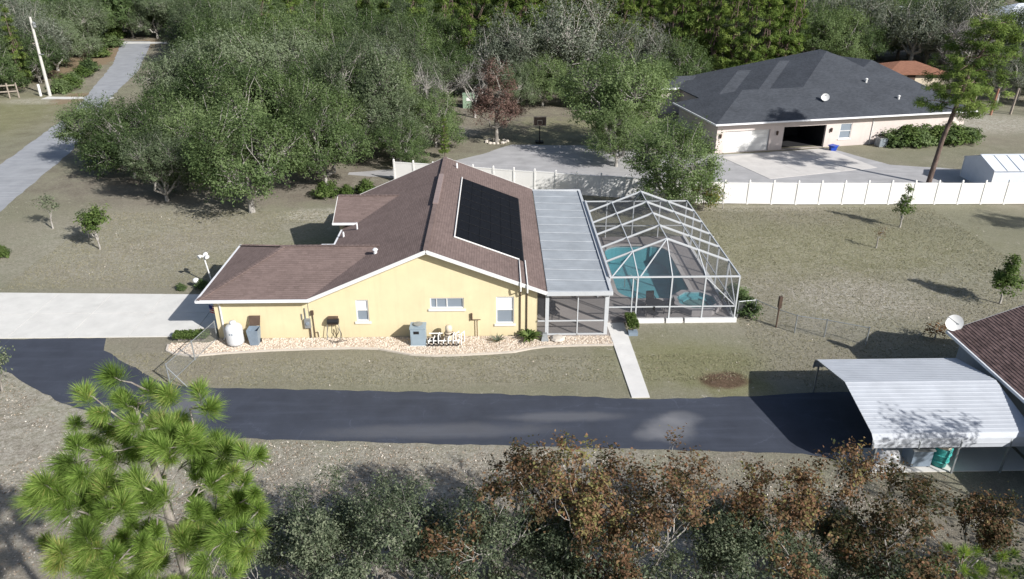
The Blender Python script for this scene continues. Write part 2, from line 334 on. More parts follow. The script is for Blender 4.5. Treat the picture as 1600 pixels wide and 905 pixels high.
def shell(rng, blobs, n, lo=.5, zmin=-.45):
    """points through the outer volume of a set of ellipsoids (cx,cy,cz,rx,ry,rz), none deep inside another"""
    bl = np.array(blobs, float); wgt = bl[:, 3] * bl[:, 4]; out = []
    while len(out) < n:
        b = bl[rng.choice(len(bl), p=wgt / wgt.sum())]; d = unit(rng.normal(size=3))
        if d[2] < zmin: continue
        q = b[:3] + d * b[3:] * rng.uniform(lo, 1) * rng.uniform(.88, 1.1)
        e = (((q - bl[:, :3]) / bl[:, 3:]) ** 2).sum(1)
        if (e < lo * lo * .8).any(): continue
        out.append(q)
    return np.array(out)
def limb(mb, rng, a, b, r0, r1, k=5, wob=.08, seg=3, sag=.0):
    a = np.array(a, float); b = np.array(b, float); L = np.linalg.norm(b - a); pts = [a]
    for i in range(1, seg): pts.append(a + (b - a) * i / seg + rng.normal(size=3) * L * wob + np.array([0, 0, sag * L * (i / seg) * (1 - i / seg)]))
    pts.append(b); mb.tube(pts, [r0 + (r1 - r0) * i / seg for i in range(seg + 1)], k, False); return pts
# ================================================================== ground, road, pavements
def sheet(name, pts, z, mat, holes=(), **k):
    return MB().tess([pts] + list(holes), lambda q: (q[0], q[1], z)).build(name, mat, **k)
POOL = []
for cx, cy, a0 in ((10.9, 43.2, -90), (10.9, 49.2, 0), (8.9, 49.2, 90), (8.9, 43.2, 180)):
    POOL += [(cx + 1.3 * math.cos(R_(a0 + t)), cy + 1.3 * math.sin(R_(a0 + t))) for t in range(0, 91, 15)]
struct(sheet('ground', [(-900, -300), (900, -300), (900, 1500), (-900, 1500)], 0, 'ground', [[(7, 41), (13, 41), (13, 51.2), (7, 51.2)]]), 'dry olive tan lawn with sandy patches')
def wavy(pts, amp, step, seed):
    rg = random.Random(seed); out = []
    for i, p in enumerate(pts):
        q = pts[(i + 1) % len(pts)]; L = math.dist(p, q); k = max(1, int(L / step)); nx, ny = -(q[1] - p[1]) / L, (q[0] - p[0]) / L
        for j in range(k):
            t = j / k; w_ = rg.uniform(-amp, amp) if 0 < j else 0; out.append((p[0] + (q[0] - p[0]) * t + nx * w_, p[1] + (q[1] - p[1]) * t + ny * w_))
    return out
struct(sheet('road', wavy([(-40.0, 20), (-34.0, 20), (-34.4, 45), (-40.6, 59), (-44.2, 78), (-52.5, 105), (-58.0, 127), (-68.2, 156.5), (-70.2, 161.5), (-76.2, 161.5), (-71.5, 150), (-64.9, 133), (-53.2, 96.3), (-48.6, 72.7), (-42, 45)], .12, 1.0, 1), .006, 'road'), 'grey asphalt road running past the oaks')
struct(sheet('side_path', wavy([(-61.5, 104.2), (-52, 104.2), (-52, 105.2), (-61.5, 106)], .1, 1, 2), .004, 'conc'), 'pale sandy driveway mouth by the utility pole')
struct(sheet('cross_road', wavy([(-76.5, 158.0), (-60, 158), (-60, 160.5), (-76.5, 160.5)], .1, 1, 2), .010, 'conc'), 'pale cross lane at the far end of the road')
struct(sheet('asphalt_driveway', wavy([(-40, 37.75), (-22.2, 37.72), (-21.7, 36.35), (-17.5, 33.2), (-16.2, 32.7), (-14.2, 32.42), (-2.5, 31.8), (7.4, 31.0), (12.4, 31.12), (15.6, 31.4), (22.3, 31.4), (22.3, 26.9), (15.6, 25.8), (13.4, 26.6), (-2.3, 27.6), (-13.1, 28.3), (-18, 29.7), (-21.4, 31.26), (-26.3, 34.6), (-30, 36), (-40, 36.2)], .06, .5, 3), .008, 'drive'), 'dark sealed asphalt driveway across the yard')
cdv = struct(thing('concrete_driveway', 'x', 'x', (-24, 40, 0))); del cdv['category']; cdv['label'] = 'pale concrete driveway running left from the garage'
def back(x): return 43.75 - (x + 32) * .04
xs = [-40, -34.6, -31.2, -27.8, -24.4, -21, -17.4]
for i in range(6):
    a, b = xs[i] + .012, xs[i + 1] - .012
    for y0, y1a, y1b in ((37.8, 40.7, 40.7), (40.73, back(a), back(b))):
        n = MB().slab([(a, y0, .05), (b, y0, .05), (b, y1b, .05), (a, y1a, .05)], .06).build('concrete_slab', 'conc', cdv)
MB().slab([(-17.38, 40.0, .05), (-15.8, 40.0, .05), (-15.8, 44.3, .05), (-17.38, 43.3, .05)], .06).build('concrete_slab', 'conc', cdv)
MB().slab([(-17.38, 38.75, .05), (-15.85, 38.75, .05), (-15.85, 39.98, .05), (-17.38, 39.98, .05)], .06).build('concrete_slab', 'conc', cdv)
wk = struct(thing('walkway', 'x', 'x', (6.9, 35, 0))); del wk['category']; wk['label'] = 'pale concrete walkway from the pool cage to the driveway'
for i in range(6):
    y0 = 31.12 + i * 1.33; y1 = y0 + 1.315; xl = lambda y: 6.58 - (y - 31.1) * .03; xr = lambda y: 7.47 - (y - 31.1) * .012
    MB().slab([(xl(y0), y0, .05), (xr(y0), y0, .05), (xr(y1), y1, .05), (xl(y1), y1, .05)], .06).build('concrete_slab', 'walk', wk)
CT = [(-14, 69.5), (-8.4, 71), (-4.8, 72.6), (-1.5, 75.6), (0.4, 78), (1.6, 79.3), (4, 79.2), (10.6, 78.6), (16, 76.5), (22.9, 74.9), (35, 77), (38.5, 71), (46, 69), (60, 71), (60, 60.6), (24, 60.6), (17, 61.2), (-14, 68.8)]
struct(sheet('parking_court', wavy(CT, .12, 1, 4), .006, 'court'), 'worn grey asphalt court behind the white fence')
nap = struct(thing('garage_apron', 'x', 'x', (28, 71, 0))); del nap['category']; nap['label'] = 'concrete apron in front of the open garage'
AP = [(22.7, 74.0), (25.2, 66.6), (36.8, 70.0), (34.6, 77.2)]
for i in range(3):
    for j in range(2):
        f = lambda s, t: tuple((AP[0][k] * (1 - s) + AP[3][k] * s) * (1 - t) + (AP[1][k] * (1 - s) + AP[2][k] * s) * t for k in (0, 1)) + (.03,)
        s0, s1, t0, t1 = i / 3 + .001, (i + 1) / 3 - .001, j / 2 + .001, (j + 1) / 2 - .001
        MB().slab([f(s0, t1), f(s1, t1), f(s1, t0), f(s0, t0)], .04).build('concrete_slab', 'nconc', nap)

# ================================================================== yellow house
H = thing('yellow_house', 'yellow stucco house with brown shingle gable roof and solar collector', 'house', (-6, 45, 0))
FY = 37.55
def wall(name, outline, holes, fn, mat, par, rev=.12, back=None):
    """wall face with window openings and their reveals; fn(a, b, depth) -> 3-d"""
    m = MB(); m.tess([outline] + holes, lambda q: fn(q[0], q[1], 0))
    for h in holes:
        for i in range(len(h)):
            a, b = h[i], h[(i + 1) % len(h)]; m.quad(fn(*a, 0), fn(*b, 0), fn(*b, rev), fn(*a, rev))
    return m.build(name, mat, par)
def rect(x0, z0, x1, z1): return [(x0, z0), (x1, z0), (x1, z1), (x0, z1)]
wins = [(-7.92, 1.03, -7.22, 2.36), (-3.78, 1.78, -1.9, 2.44), (-.1, .80, .9, 2.48)]
front = lambda a, b, d: (a, FY + d, b)
wall('wall', [(-15.75, 0), (2.2, 0), (2.2, 2.98), (-3.82, 5.36), (-10.2, 2.60), (-15.75, 2.56)], [rect(*q) for q in wins], front, 'yellow', H)
def window(x0, z0, x1, z1, par, fn, split='h', blind=.5, fw=.06, sill=True):
    d0, d1 = -.015, .115
    def bx(m, a0, b0, a1, b1, e0, e1):
        P = [fn(a, b, e) for e in (e0, e1) for a, b in ((a0, b0), (a1, b0), (a1, b1), (a0, b1))]; n = len(m.v); m.v += P
        m.f += [tuple(n + i for i in q) for q in ((0, 1, 2, 3), (7, 6, 5, 4), (0, 4, 5, 1), (1, 5, 6, 2), (2, 6, 7, 3), (3, 7, 4, 0))]
    fr = MB()
    for q in ((x0 - .05, z0, x0 + fw, z1), (x1 - fw, z0, x1 + .03, z1), (x0 + fw, z1 - fw, x1 - fw, z1 + .03), (x0 + fw, z0 - .02, x1 - fw, z0 + fw)): bx(fr, *q, d0 + .05, d1)
    zm = z0 + (z1 - z0) * .5; xm = (x0 + x1) / 2
    if split == 'h': bx(fr, x0 + fw, zm - .03, x1 - fw, zm + .03, .06, d1 - .005)
    else: bx(fr, xm - .03, z0 + fw, xm + .03, z1 - fw, .06, d1 - .005); bx(fr, x0 + .34, z0 + fw, x0 + .38, z1 - fw, .06, d1 - .005)
    f = fr.build('window', 'white', par)
    if split == 'h':
        p = MB(); bx(p, x0 + fw, zm + .03, x1 - fw, z1 - fw, .095, .13); p.build('pane', 'blind' if blind > .3 else 'glassd', f)
        p = MB(); bx(p, x0 + fw, z0 + fw, x1 - fw, zm - .03, .10, .13); p.build('pane', 'glassd', f)
    else:
        for a, b in ((x0 + fw, xm - .03), (xm + .03, x1 - fw)):
            p = MB(); bx(p, a, z0 + fw, b, z1 - fw, .10, .13); p.build('pane', 'glassd', f)
    if sill:
        s_ = MB(); bx(s_, x0 - .1, z0 - .14, x1 + .1, z0 - .02, -.07, .03); s_.build('sill', 'white', f)
    return f
window(*wins[0], H, front); window(*wins[1], H, front, 'v'); window(*wins[2], H, front)
m = MB(); m.poly([(-15.75, FY, 0), (-15.75, 44.6, 0), (-15.75, 44.6, 2.56), (-15.75, FY, 2.56)])
m.poly([(-15.75, 44.6, 0), (-10.2, 44.6, 0), (-10.2, 44.6, 2.6), (-15.75, 44.6, 2.6)]); m.poly([(-10.2, 44.6, 0), (-10.2, 54.6, 0), (-10.2, 54.6, 2.6), (-10.2, 44.6, 2.6)])
m.poly([(2.2, FY, 0), (2.2, 54.6, 0), (2.2, 54.6, 2.98), (2.2, FY, 2.98)]); m.poly([(-10.2, 54.6, 0), (2.2, 54.6, 0), (2.2, 54.6, 2.98), (-3.82, 54.6, 5.36), (-10.2, 54.6, 2.6)])
m.poly([(-10.7, 48.2, 0), (-10.2, 48.2, 0), (-10.2, 48.2, 3), (-10.7, 48.2, 3)]); m.poly([(-10.7, 48.2, 0), (-10.7, 52.2, 0), (-10.7, 52.2, 3.0), (-10.7, 50.15, 4.0), (-10.7, 48.2, 3.0)])
m.build('wall', 'yellow', H)
gd = MB().box(-15.80, 38.6, 0.03, -15.74, 43.6, 2.2).build('garage_door', 'white', H)
MB().box(-15.83, FY - .02, 0, -15.3, FY + .04, .02).build('base_trim', 'kerb', H)
ro = MB()
ro.slab([(-3.82, 37.1, 5.5), (2.68, 37.1, 2.96), (2.68, 55.05, 2.96), (-3.82, 55.05, 5.5)][::-1], .1).build('roof', 'roof', H)
MB().slab([(-3.82, 37.1, 5.5), (-3.82, 55.05, 5.5), (-10.4, 55.05, 2.64), (-10.4, 37.1, 2.64)][::-1], .1).build('roof', 'roof', H)
GR = MB(); GZ = 2.62
GR.slab([(-16.4, 37.14, GZ), (-10.42, 37.14, GZ), (-6.92, 41.1, 4.15), (-12.45, 41.1, 4.15)], .08)
GR.slab([(-16.4, 45.06, GZ), (-12.45, 41.1, 4.15), (-6.92, 41.1, 4.15), (-10.42, 45.06, GZ)], .08)
GR.slab([(-16.4, 37.14, GZ), (-12.45, 41.1, 4.15), (-16.4, 45.06, GZ)], .08); GR.build('garage_roof', 'roof', H)
WR = MB(); WR.slab([(-11.0, 47.7, 3.1), (-9.35, 47.7, 3.1), (-6.8, 50.15, 4.2), (-11.0, 50.15, 4.2)], .08); WR.slab([(-11.0, 52.6, 3.1), (-11.0, 50.15, 4.2), (-6.8, 50.15, 4.2), (-9.35, 52.6, 3.1)], .08); WR.build('entry_roof', 'roof', H)
cap = MB()
for a, b in (((-3.82, 37.1, 5.5), (-3.82, 55.05, 5.5)), ((-12.45, 41.1, 4.15), (-6.92, 41.1, 4.15)), ((-16.4, 37.14, GZ), (-12.45, 41.1, 4.15)), ((-16.4, 45.06, GZ), (-12.45, 41.1, 4.15)), ((-11.0, 50.15, 4.2), (-6.8, 50.15, 4.2))):
    k = int(math.dist(a, b) / .3)
    for i in range(k):
        p = [a[j] + (b[j] - a[j]) * i / k for j in range(3)]; q = [a[j] + (b[j] - a[j]) * (i + .97) / k for j in range(3)]; p[2] += .012; q[2] += .030
        cap.bar(p, q, .26, .03)
stuff(cap.build('ridge_cap', 'roof', H))
MB().bar((-3.82, 37.085, 5.40), (2.70, 37.085, 2.87), .03, .21).build('fascia', 'white', H); MB().bar((-3.82, 37.085, 5.40), (-10.42, 37.085, 2.55), .03, .21).build('fascia', 'white', H)
MB().bar((-3.82, 55.07, 5.40), (2.70, 55.07, 2.87), .03, .2).build('fascia', 'white', H); MB().bar((-3.82, 55.07, 5.40), (-10.42, 55.07, 2.55), .03, .2).build('fascia', 'white', H)
MB().bar((-11.02, 47.7, 3.04), (-11.02, 50.15, 4.13), .03, .18).build('fascia', 'white', H); MB().bar((-11.02, 52.6, 3.04), (-11.02, 50.15, 4.13), .03, .18).build('fascia', 'white', H); 
so_ = MB(); so_.slab([(-16.36, 37.16, 2.5), (-10.4, 37.16, 2.5), (-10.4, FY - .003, 2.5), (-16.36, FY - .003, 2.5)], .02); so_.slab([(-16.36, 37.16, 2.5), (-16.36, 45, 2.5), (-15.753, 45, 2.5), (-15.753, 37.16, 2.5)], .02)
so_.slab([(-3.82, 37.11, 5.31), (2.66, 37.11, 2.78), (2.66, FY - .003, 2.78), (-3.82, FY - .003, 5.31)], .02); so_.slab([(-10.4, 37.11, 2.46), (-3.82, 37.11, 5.31), (-3.82, FY - .003, 5.31), (-10.4, FY - .003, 2.46)], .02); stuff(so_.build('soffit', 'white', H))
MB().box(-16.47, 37.02, 2.49, -10.35, 37.14, 2.63).build('gutter', 'gutter', H); MB().box(-16.52, 37.03, 2.49, -16.40, 45.15, 2.63).build('gutter', 'gutter', H); MB().box(-10.52, 45.1, 2.5, -10.4, 47.65, 2.64).build('gutter', 'gutter', H); MB().box(-11.05, 47.58, 2.98, -9.4, 47.7, 3.11).build('gutter', 'gutter', H); MB().box(-10.52, 52.7, 2.5, -10.4, 55.1, 2.64).build('gutter', 'gutter', H); MB().box(-11.3, 45.06, 2.49, -10.4, 45.17, 2.62).build('gutter', 'gutter', H)

MB().tube([(-15.35, 37.09, 2.5), (-15.4, 37.4, 2.25), (-15.4, 37.49, 2.1), (-15.4, 37.49, .15), (-15.4, 37.3, .08)], .05, 6).build('downspout', 'white', H)
MB().box(-3.98, 44.5, 5.47, -3.66, 50.6, 5.585).build('ridge_vent', 'ridge', H)
for x, y, z, r, h in ((-7.0, 40.0, 3.95, .1, .38), (-9.15, 46.3, 3.12, .05, .42), (-10.0, 45.9, 2.75, .06, .3), (-2.9, 53.5, 5.1, .07, .3)):
    MB().lathe(x, y, [(r, z), (r, z + h), (r * 1.7 if r > .09 else r * .8, z + h + .02), (r * .9, z + h + .1)], 10).build('vent_pipe', 'gutter', H)
# solar collector on the right slope: eight black mats, white pipes
def rp(x, y, up=0): return (x, y, 5.5 - .3908 * (x + 3.82) + up)
sc = MB().slab([rp(-2.38, 40.25, .03), rp(1.55, 40.25, .03), rp(1.55, 51.45, .03), rp(-2.38, 51.45, .03)], .02).build('solar_collector', 'black', H)
for i in range(8):
    y0 = 40.3 + i * 1.39
    pm = MB()
    for j in range(6):
        x0 = -2.33 + j * .64; pm.slab([rp(x0, y0, .07), rp(x0 + .625, y0, .07), rp(x0 + .625, y0 + 1.35, .07), rp(x0, y0 + 1.35, .07)], .03)
    pm.build('collector_panel', 'solar', sc)
st = MB()
for i in range(7): y = 41.67 + i * 1.39; st.bar(rp(-2.3, y, .085), rp(1.5, y, .085), .02, .015)
st.build('hold_down_strap', 'black', sc)
MB().tube([rp(-2.45, 51.5, .07), rp(-2.45, 40.18, .07), rp(1.25, 40.18, .07), rp(1.25, 37.0, .07), (1.25, 36.99, 3.3), (1.25, 37.03, 3.05)], .045, 6).build('solar_pipe', 'pipe', H)
MB().tube([rp(1.6, 40.3, .07), rp(1.62, 37.0, .07), (1.62, 36.99, 3.2), (1.62, 37.03, 2.95)], .045, 6).build('solar_pipe', 'pipe', H)
MB().tube([(1.25, 37.03, 3.05), (1.25, 37.46, 2.85), (1.25, 37.5, 2.7), (1.25, 37.5, .05)], .035, 6).build('wall_pipe', 'brown', H)
MB().tube([(1.62, 37.03, 2.95), (1.62, 37.46, 2.75), (1.62, 37.5, 2.6), (1.62, 37.5, .05)], .035, 6).build('wall_pipe', 'brown', H)
MB().tube([(-10.55, 37.53, 0), (-10.55, 37.53, 2.5)], .012, 5).build('cable', 'tone', H)

# ================================================================== lanai with aluminium roof
L = thing('screened_lanai', 'screened lanai with ribbed aluminium roof between house and pool cage', 'lanai', (4.4, 46, 0))
def lz(x): return 2.93 - (x - 2.62) * .03
PW = (54.9 - 37.25) / 12
for i in range(12):
    y0 = 37.25 + i * PW; m = MB(); y1 = y0 + PW - .02
    prof = [(y0, .0), (y0 + .05, .035), (y0 + .10, 0)]
    for k in range(1, 5):
        yy = y0 + .10 + (y1 - y0 - .1) * k / 5; prof += [(yy - .02, 0), (yy, .006), (yy + .02, 0)]
    prof += [(y1, 0)]
    for a, b in zip(prof, prof[1:]): m.quad((2.74, a[0], lz(2.74) + a[1]), (6.16, a[0], lz(6.16) + a[1]), (6.16, b[0], lz(6.16) + b[1]), (2.74, b[0], lz(2.74) + b[1]))
    m.build('roof_panel', 'alu', L)
MB().slab([(2.72, 37.24, 2.90), (6.18, 37.24, 2.80), (6.18, 54.92, 2.80), (2.72, 54.92, 2.90)], .06).build('ceiling', 'beam', L)
MB().box(2.70, 37.12, 2.70, 6.3, 37.24, 2.95).build('roof_beam', 'beam', L); MB().box(2.68, 54.92, 2.70, 6.3, 55.02, 2.95).build('roof_beam', 'beam', L)
MB().box(6.18, 37.2, 2.66, 6.36, 55.0, 2.90).build('side_gutter', 'beam', L)
for x, w_ in ((2.75, .2), (6.08, .2), (4.47, .06)): MB().box(x - w_ / 2, 37.4, .1, x + w_ / 2, 37.5, 2.74).build('post', 'beam', L)
for y in (39, 42.2, 45.4, 48.6, 51.8, 54.9): MB().box(6.2, y - .05, .1, 6.3, y + .05, 2.7).build('post', 'beam', L)
r_ = MB(); r_.box(2.25, 37.42, .95, 6.1, 37.48, 1.02); r_.box(2.85, 37.4, .1, 5.98, 37.5, .17); r_.build('mid_rail', 'beam', L)
MB().quad((2.25, 37.45, .1), (6.1, 37.45, .1), (6.1, 37.45, 2.72), (2.25, 37.45, 2.72)).build('screen', 'screen', L)
MB().quad((2.25, 54.95, .1), (6.1, 54.95, .1), (6.1, 54.95, 2.72), (2.25, 54.95, 2.72)).build('screen', 'screen', L)
# deck (one sheet, with the pool's hole) and its edge
DK = [(2.22, 37.4), (6.34, 37.4), (6.34, 38.9), (14.02, 38.9), (14.02, 52.35), (6.34, 52.35), (6.34, 55), (2.22, 55)]
m = MB().tess([DK, POOL], lambda q: (q[0], q[1], .10))
for i in range(len(DK)): a, b = DK[i], DK[(i + 1) % len(DK)]; m.quad((*a, -.05), (*b, -.05), (*b, .10), (*a, .10))
struct(m.build('pool_deck', 'deck'), 'taupe concrete deck round the pool')

# ================================================================== swimming pool, spa
P = thing('swimming_pool', 'rounded teal swimming pool inside the screen cage', 'pool', (10, 46, 0))
m = MB(); n = len(POOL)
for i in range(n): a, b = POOL[i], POOL[(i + 1) % n]; m.quad((*a, .09), (*b, .09), (*b, -1.15), (*a, -1.15))
m.poly([(*q, -1.15) for q in POOL]); m.build('basin', 'plaster', P)
st = MB()
for i, dz in enumerate((-.3, -.6, -.9)): st.box(8.2, 43.2 - .35 * i, -1.14, 10.2, 42.2 - .1, dz) if False else st.box(8.3 + .0 * i, 41.98, -1.14, 10.3, 42.5 + .38 * i, dz)
st.build('step', 'plaster', P)
m = MB()
for i in range(n):
    a, b = POOL[i], POOL[(i + 1) % n]; o = lambda q: (10 + (q[0] - 9.9) * 1.0 - .1 + .27 * (1 if q[0] > 10.9 else -1 if q[0] < 8.9 else 0) * 1, q[1])
    def off(q):
        cx = min(max(q[0], 8.9), 10.9); cy = min(max(q[1], 43.2), 49.2); d = math.dist(q, (cx, cy)); return (q[0] + (q[0] - cx) / d * .3, q[1] + (q[1] - cy) / d * .3)
    a2, b2 = off(a), off(b); m.quad((*a, .13), (*b, .13), (*b2, .13), (*a2, .13)); m.quad((*a2, .13), (*b2, .13), (*b2, .09), (*a2, .09)); m.quad((*a, .13), (*a, .05), (*b, .05), (*b, .13))
m.build('coping', 'copin', P)
MB().poly([(*q, -.03) for q in POOL]).build('water', 'water', P)
MB().tube([(8.15, 43.6, .1), (8.15, 43.6, .85), (8.5, 43.6, .95), (8.9, 43.6, .6), (9.0, 43.6, -.3)], .025, 6).build('handrail', 'tone', P)
SP = thing('spa', 'raised octagonal spa at the pool corner', 'spa', (12.12, 40.95, 0))
oc = lambda r, z: [(12.12 + r * math.cos(R_(22.5 + 45 * i)), 40.95 + r * math.sin(R_(22.5 + 45 * i)) * .98, z) for i in range(8)]
m = MB(); A, B, D, E_ = oc(1.56, -.5), oc(1.56, .47), oc(1.2, .47), oc(1.2, .02)
for i in range(8):
    j = (i + 1) % 8; m.quad(A[i], A[j], B[j], B[i]); m.quad(B[i], B[j], D[j], D[i])
m.build('spa_wall', 'spaedge', SP)
m = MB()
for i in range(8): j = (i + 1) % 8; m.quad(D[i], D[j], E_[j], E_[i])
m.poly(E_); m.build('basin', 'plaster', SP)
m = MB(); b1, b2 = oc(1.19, .2), oc(.85, .2); b3 = oc(.85, .03)
for i in range(8): j = (i + 1) % 8; m.quad(b1[i], b1[j], b2[j], b2[i]); m.quad(b2[i], b2[j], b3[j], b3[i])
m.build('bench', 'plaster', SP)
MB().poly(oc(1.2, .38)).build('water', 'water', SP)

# ================================================================== pool cage
K = thing('pool_cage', 'white framed screen enclosure over the pool', 'screen enclosure', (10.1, 45.6, 0))
XL, XR, XM, ZE, ZR = 6.42, 13.9, 10.02, 2.93, 4.4
ys = [41.2, 43.4, 45.6, 47.8, 50.0]; px = (8.05, 11.95)
zr = lambda x: ZE + (ZR - ZE) * (1 - abs(x - XM) / (XM - XL if x < XM else XR - XM))
for y in ys:
    for a, b in (((XL, y, ZE), (XM, y, ZR)), ((XM, y, ZR), (XR, y, ZE))): MB().bar(a, b, .05, .13).build('rafter', 'beam', K)
for y0 in ys[:-1]:
    y1 = y0 + 2.2
    for x in (px[0], XM, px[1]): MB().bar((x, y0, zr(x) + .012), (x, y1, zr(x) + .012), .05, .055).build('purlin', 'beam', K)
for yf, yb in ((39.0, 41.2), (52.2, 50.0)):
    MB().bar((XL, yf, ZE), (XR + .04, yf, ZE), .07, .09).build('eave_beam', 'beam', K)
    for x in (px[0], XM, px[1]): MB().bar((x, yf, ZE), (x, yb, zr(x)), .055, .06).build('hip_bar', 'beam', K)
    if yf < 40:
        for a, b in (((XM, yb, ZR), (px[0] + .1, yf, ZE)), ((px[0], yb, zr(px[0])), (XL + .1, yf, ZE)), ): MB().bar(a, b, .05, .06).build('brace', 'beam', K)
MB().bar((XR, 39.0, ZE), (XR, 52.2, ZE), .07, .09).build('eave_beam', 'beam', K); MB().bar((XL + .02, 39.06, ZE + .02), (XL + .02, 52.2, ZE + .02), .12, .14).build('eave_beam', 'beam', K)
for x in (XL, px[0], XM, px[1], XR):
    for y in (39.0, 52.2): MB().box(x - .04, y - .04, .1, x + .04, y + .04, ZE - .06).build('post', 'beam', K)
for y in ys: MB().box(XR - .045, y - .045, .1, XR + .045, y + .045, ZE - .05).build('post', 'beam', K)
for y in (39.0, 52.2): MB().bar((XL + .05, y, 1.02), (XR - .05, y, 1.02), .05, .07).build('mid_rail', 'beam', K)
MB().bar((XR, 39.05, 1.02), (XR, 52.15, 1.02), .05, .07).build('mid_rail', 'beam', K)
MB().bar((XR - .01, 41.2, 2.85), (XR - .01, 39.08, 1.05), .05, .06).build('brace', 'beam', K); MB().bar((XR - .01, 41.2, .98), (XR - .01, 39.08, .15), .04, .05).build('brace', 'beam', K)
MB().bar((12.0, 39.02, 2.85), (13.85, 39.02, 1.06), .045, .05).build('brace', 'beam', K)
for x0, x1 in ((7.75, 9.75), (9.87, 10.85), (10.97, 14.03)): MB().box(x0, 38.86, -.02, x1, 39.08, .27).build('kick_plate', 'white', K)
MB().box(13.84, 39.09, 0, 14.03, 52.3, .22).build('kick_plate', 'white', K)
MB().bar((7.78, 39.0, .1), (7.78, 39.0, 2.85), .06, .06).build('door_post', 'beam', K)
# screens, bay by bay, a finger inside the bars
for i in range(4):
    y0, y1 = ys[i] + .05, ys[i + 1] - .05
    for a, b in ((XL, px[0]), (px[0], XM), (XM, px[1]), (px[1], XR)): MB().quad((a, y0, zr(a) - .02), (b, y0, zr(b) - .02), (b, y1, zr(b) - .02), (a, y1, zr(a) - .02)).build('screen', 'screen', K)
for yf, yb in ((39.0, 41.2), (52.2, 50.0)):
    for a, b in ((XL, px[0]), (px[0], XM), (XM, px[1]), (px[1], XR)):
        MB().poly([(a, yf, ZE - .02), (b, yf, ZE - .02), (b, yb, zr(b) - .02), (a, yb, zr(a) - .02)]).build('screen', 'screen', K)
        MB().quad((a, yf, .15), (b, yf, .15), (b, yf, ZE - .05), (a, yf, ZE - .05)).build('screen', 'screen', K)
yy = [39.0] + ys + [52.2]
for a, b in zip(yy, yy[1:]): MB().quad((XR, a, .15), (XR, b, .15), (XR, b, ZE - .05), (XR, a, ZE - .05)).build('screen', 'screen', K)
# ================================================================== carport
CP = thing('metal_carport', 'ribbed galvanised metal carport beside the brown roofed house', 'carport', (19, 28.3, 0))
cprof = [(25.08, 1.43), (25.1, 1.74), (25.18, 1.9), (25.36, 2.02), (28.3, 2.64), (31.24, 2.02), (31.42, 1.9), (31.5, 1.74), (31.52, 1.43)]
CX0, CX1 = 15.5, 22.35
def cpoint(s):
    for a, b in zip(cprof, cprof[1:]):
        d = math.dist(a, b)
        if s <= d: t = s / d; return (a[0] + (b[0] - a[0]) * t, a[1] + (b[1] - a[1]) * t)
        s -= d
    return cprof[-1]
tot = sum(math.dist(a, b) for a, b in zip(cprof, cprof[1:])); NP = 8; nrib = 4
for i in range(NP):
    m = MB(); s0 = tot * i / NP; s1 = tot * (i + 1) / NP; pts = []
    for j in range(nrib):
        w_ = (s1 - s0) / nrib; b = s0 + j * w_
        pts += [(b + w_ * .0, 0), (b + w_ * .62, 0), (b + w_ * .70, .009), (b + w_ * .92, .009)]
    pts += [(s1, 0)]; q3 = []
    for s_, h in pts:
        y, z = cpoint(s_); y2, z2 = cpoint(min(tot, s_ + .02)); y1_, z1_ = cpoint(max(0, s_ - .02)); d = math.hypot(y2 - y1_, z2 - z1_)
        q3.append((y - h * (z2 - z1_) / d, z + h * (y2 - y1_) / d))
    for a, b in zip(q3, q3[1:]): m.quad((CX0, *a), (CX1, *a), (CX1, *b), (CX0, *b))
    m.build('roof_panel', 'alucarport', CP)
for x in (15.75, 19.25, 21.35):
    for y in (25.16, 31.44): MB().box(x - .035, y - .035, 0, x + .035, y + .035, 1.5).build('leg', 'tone', CP)
m = MB()
for x in (15.55, 17.5, 19.25, 21.35):
    m = MB()
    for a, b in zip(cprof, cprof[1:]): m.bar((x, a[0], a[1] - .05), (x, b[0], b[1] - .05), .05, .05)
    m.build('bow', 'tone', CP)
struct(MB().box(15.9, 25.25, -.05, 22.9, 26.9, .04).build('carport_slab', 'conc'), 'concrete slab under the carport')
# ------------------------------------------------------------------ brown roofed house at the right
B = thing('brown_roof_house', 'house with brown shingle gable roof cut by the picture edge', 'house', (27, 26, 0))
BX, BR, BZ0, BZ1, BY0, BY1 = 22.62, 27.2, 2.7, 4.55, 19.3, 32.75
bs = (BZ1 - BZ0) / (BR - BX)
m = MB(); m.slab([(BX, BY0, BZ0), (BX, BY1, BZ0), (BR, BY1, BZ1), (BR, BY0, BZ1)][::-1], .08); m.slab([(2 * BR - BX, BY0, BZ0), (2 * BR - BX, BY1, BZ0), (BR, BY1, BZ1), (BR, BY0, BZ1)], .08)
rf = m.build('roof', 'brown', B)
m = MB(); x0, x1, y0, y1 = BX + .5, 2 * BR - BX - .5, BY0 + .4, BY1 - .4; zt = BZ0 + .5 * bs - .1
for a, b in (((x0, y0), (x0, y1)), ((x1, y0), (x1, y1))): m.quad((*a, 0), (*b, 0), (*b, zt), (*a, zt))
for y in (y0, y1): m.poly([(x0, y, 0), (x1, y, 0), (x1, y, zt), (BR, y, BZ1 - .1), (x0, y, zt)])
m.build('wall', 'greyw', B)
m = MB(); m.box(BX - .1, BY0, BZ0 - .13, BX - .005, BY1 + .03, BZ0 + .01); m.build('gutter', 'gutter', B)
MB().bar((BX, BY1 + .02, BZ0 - .07), (BR, BY1 + .02, BZ1 - .07), .03, .16).build('fascia', 'white', B)
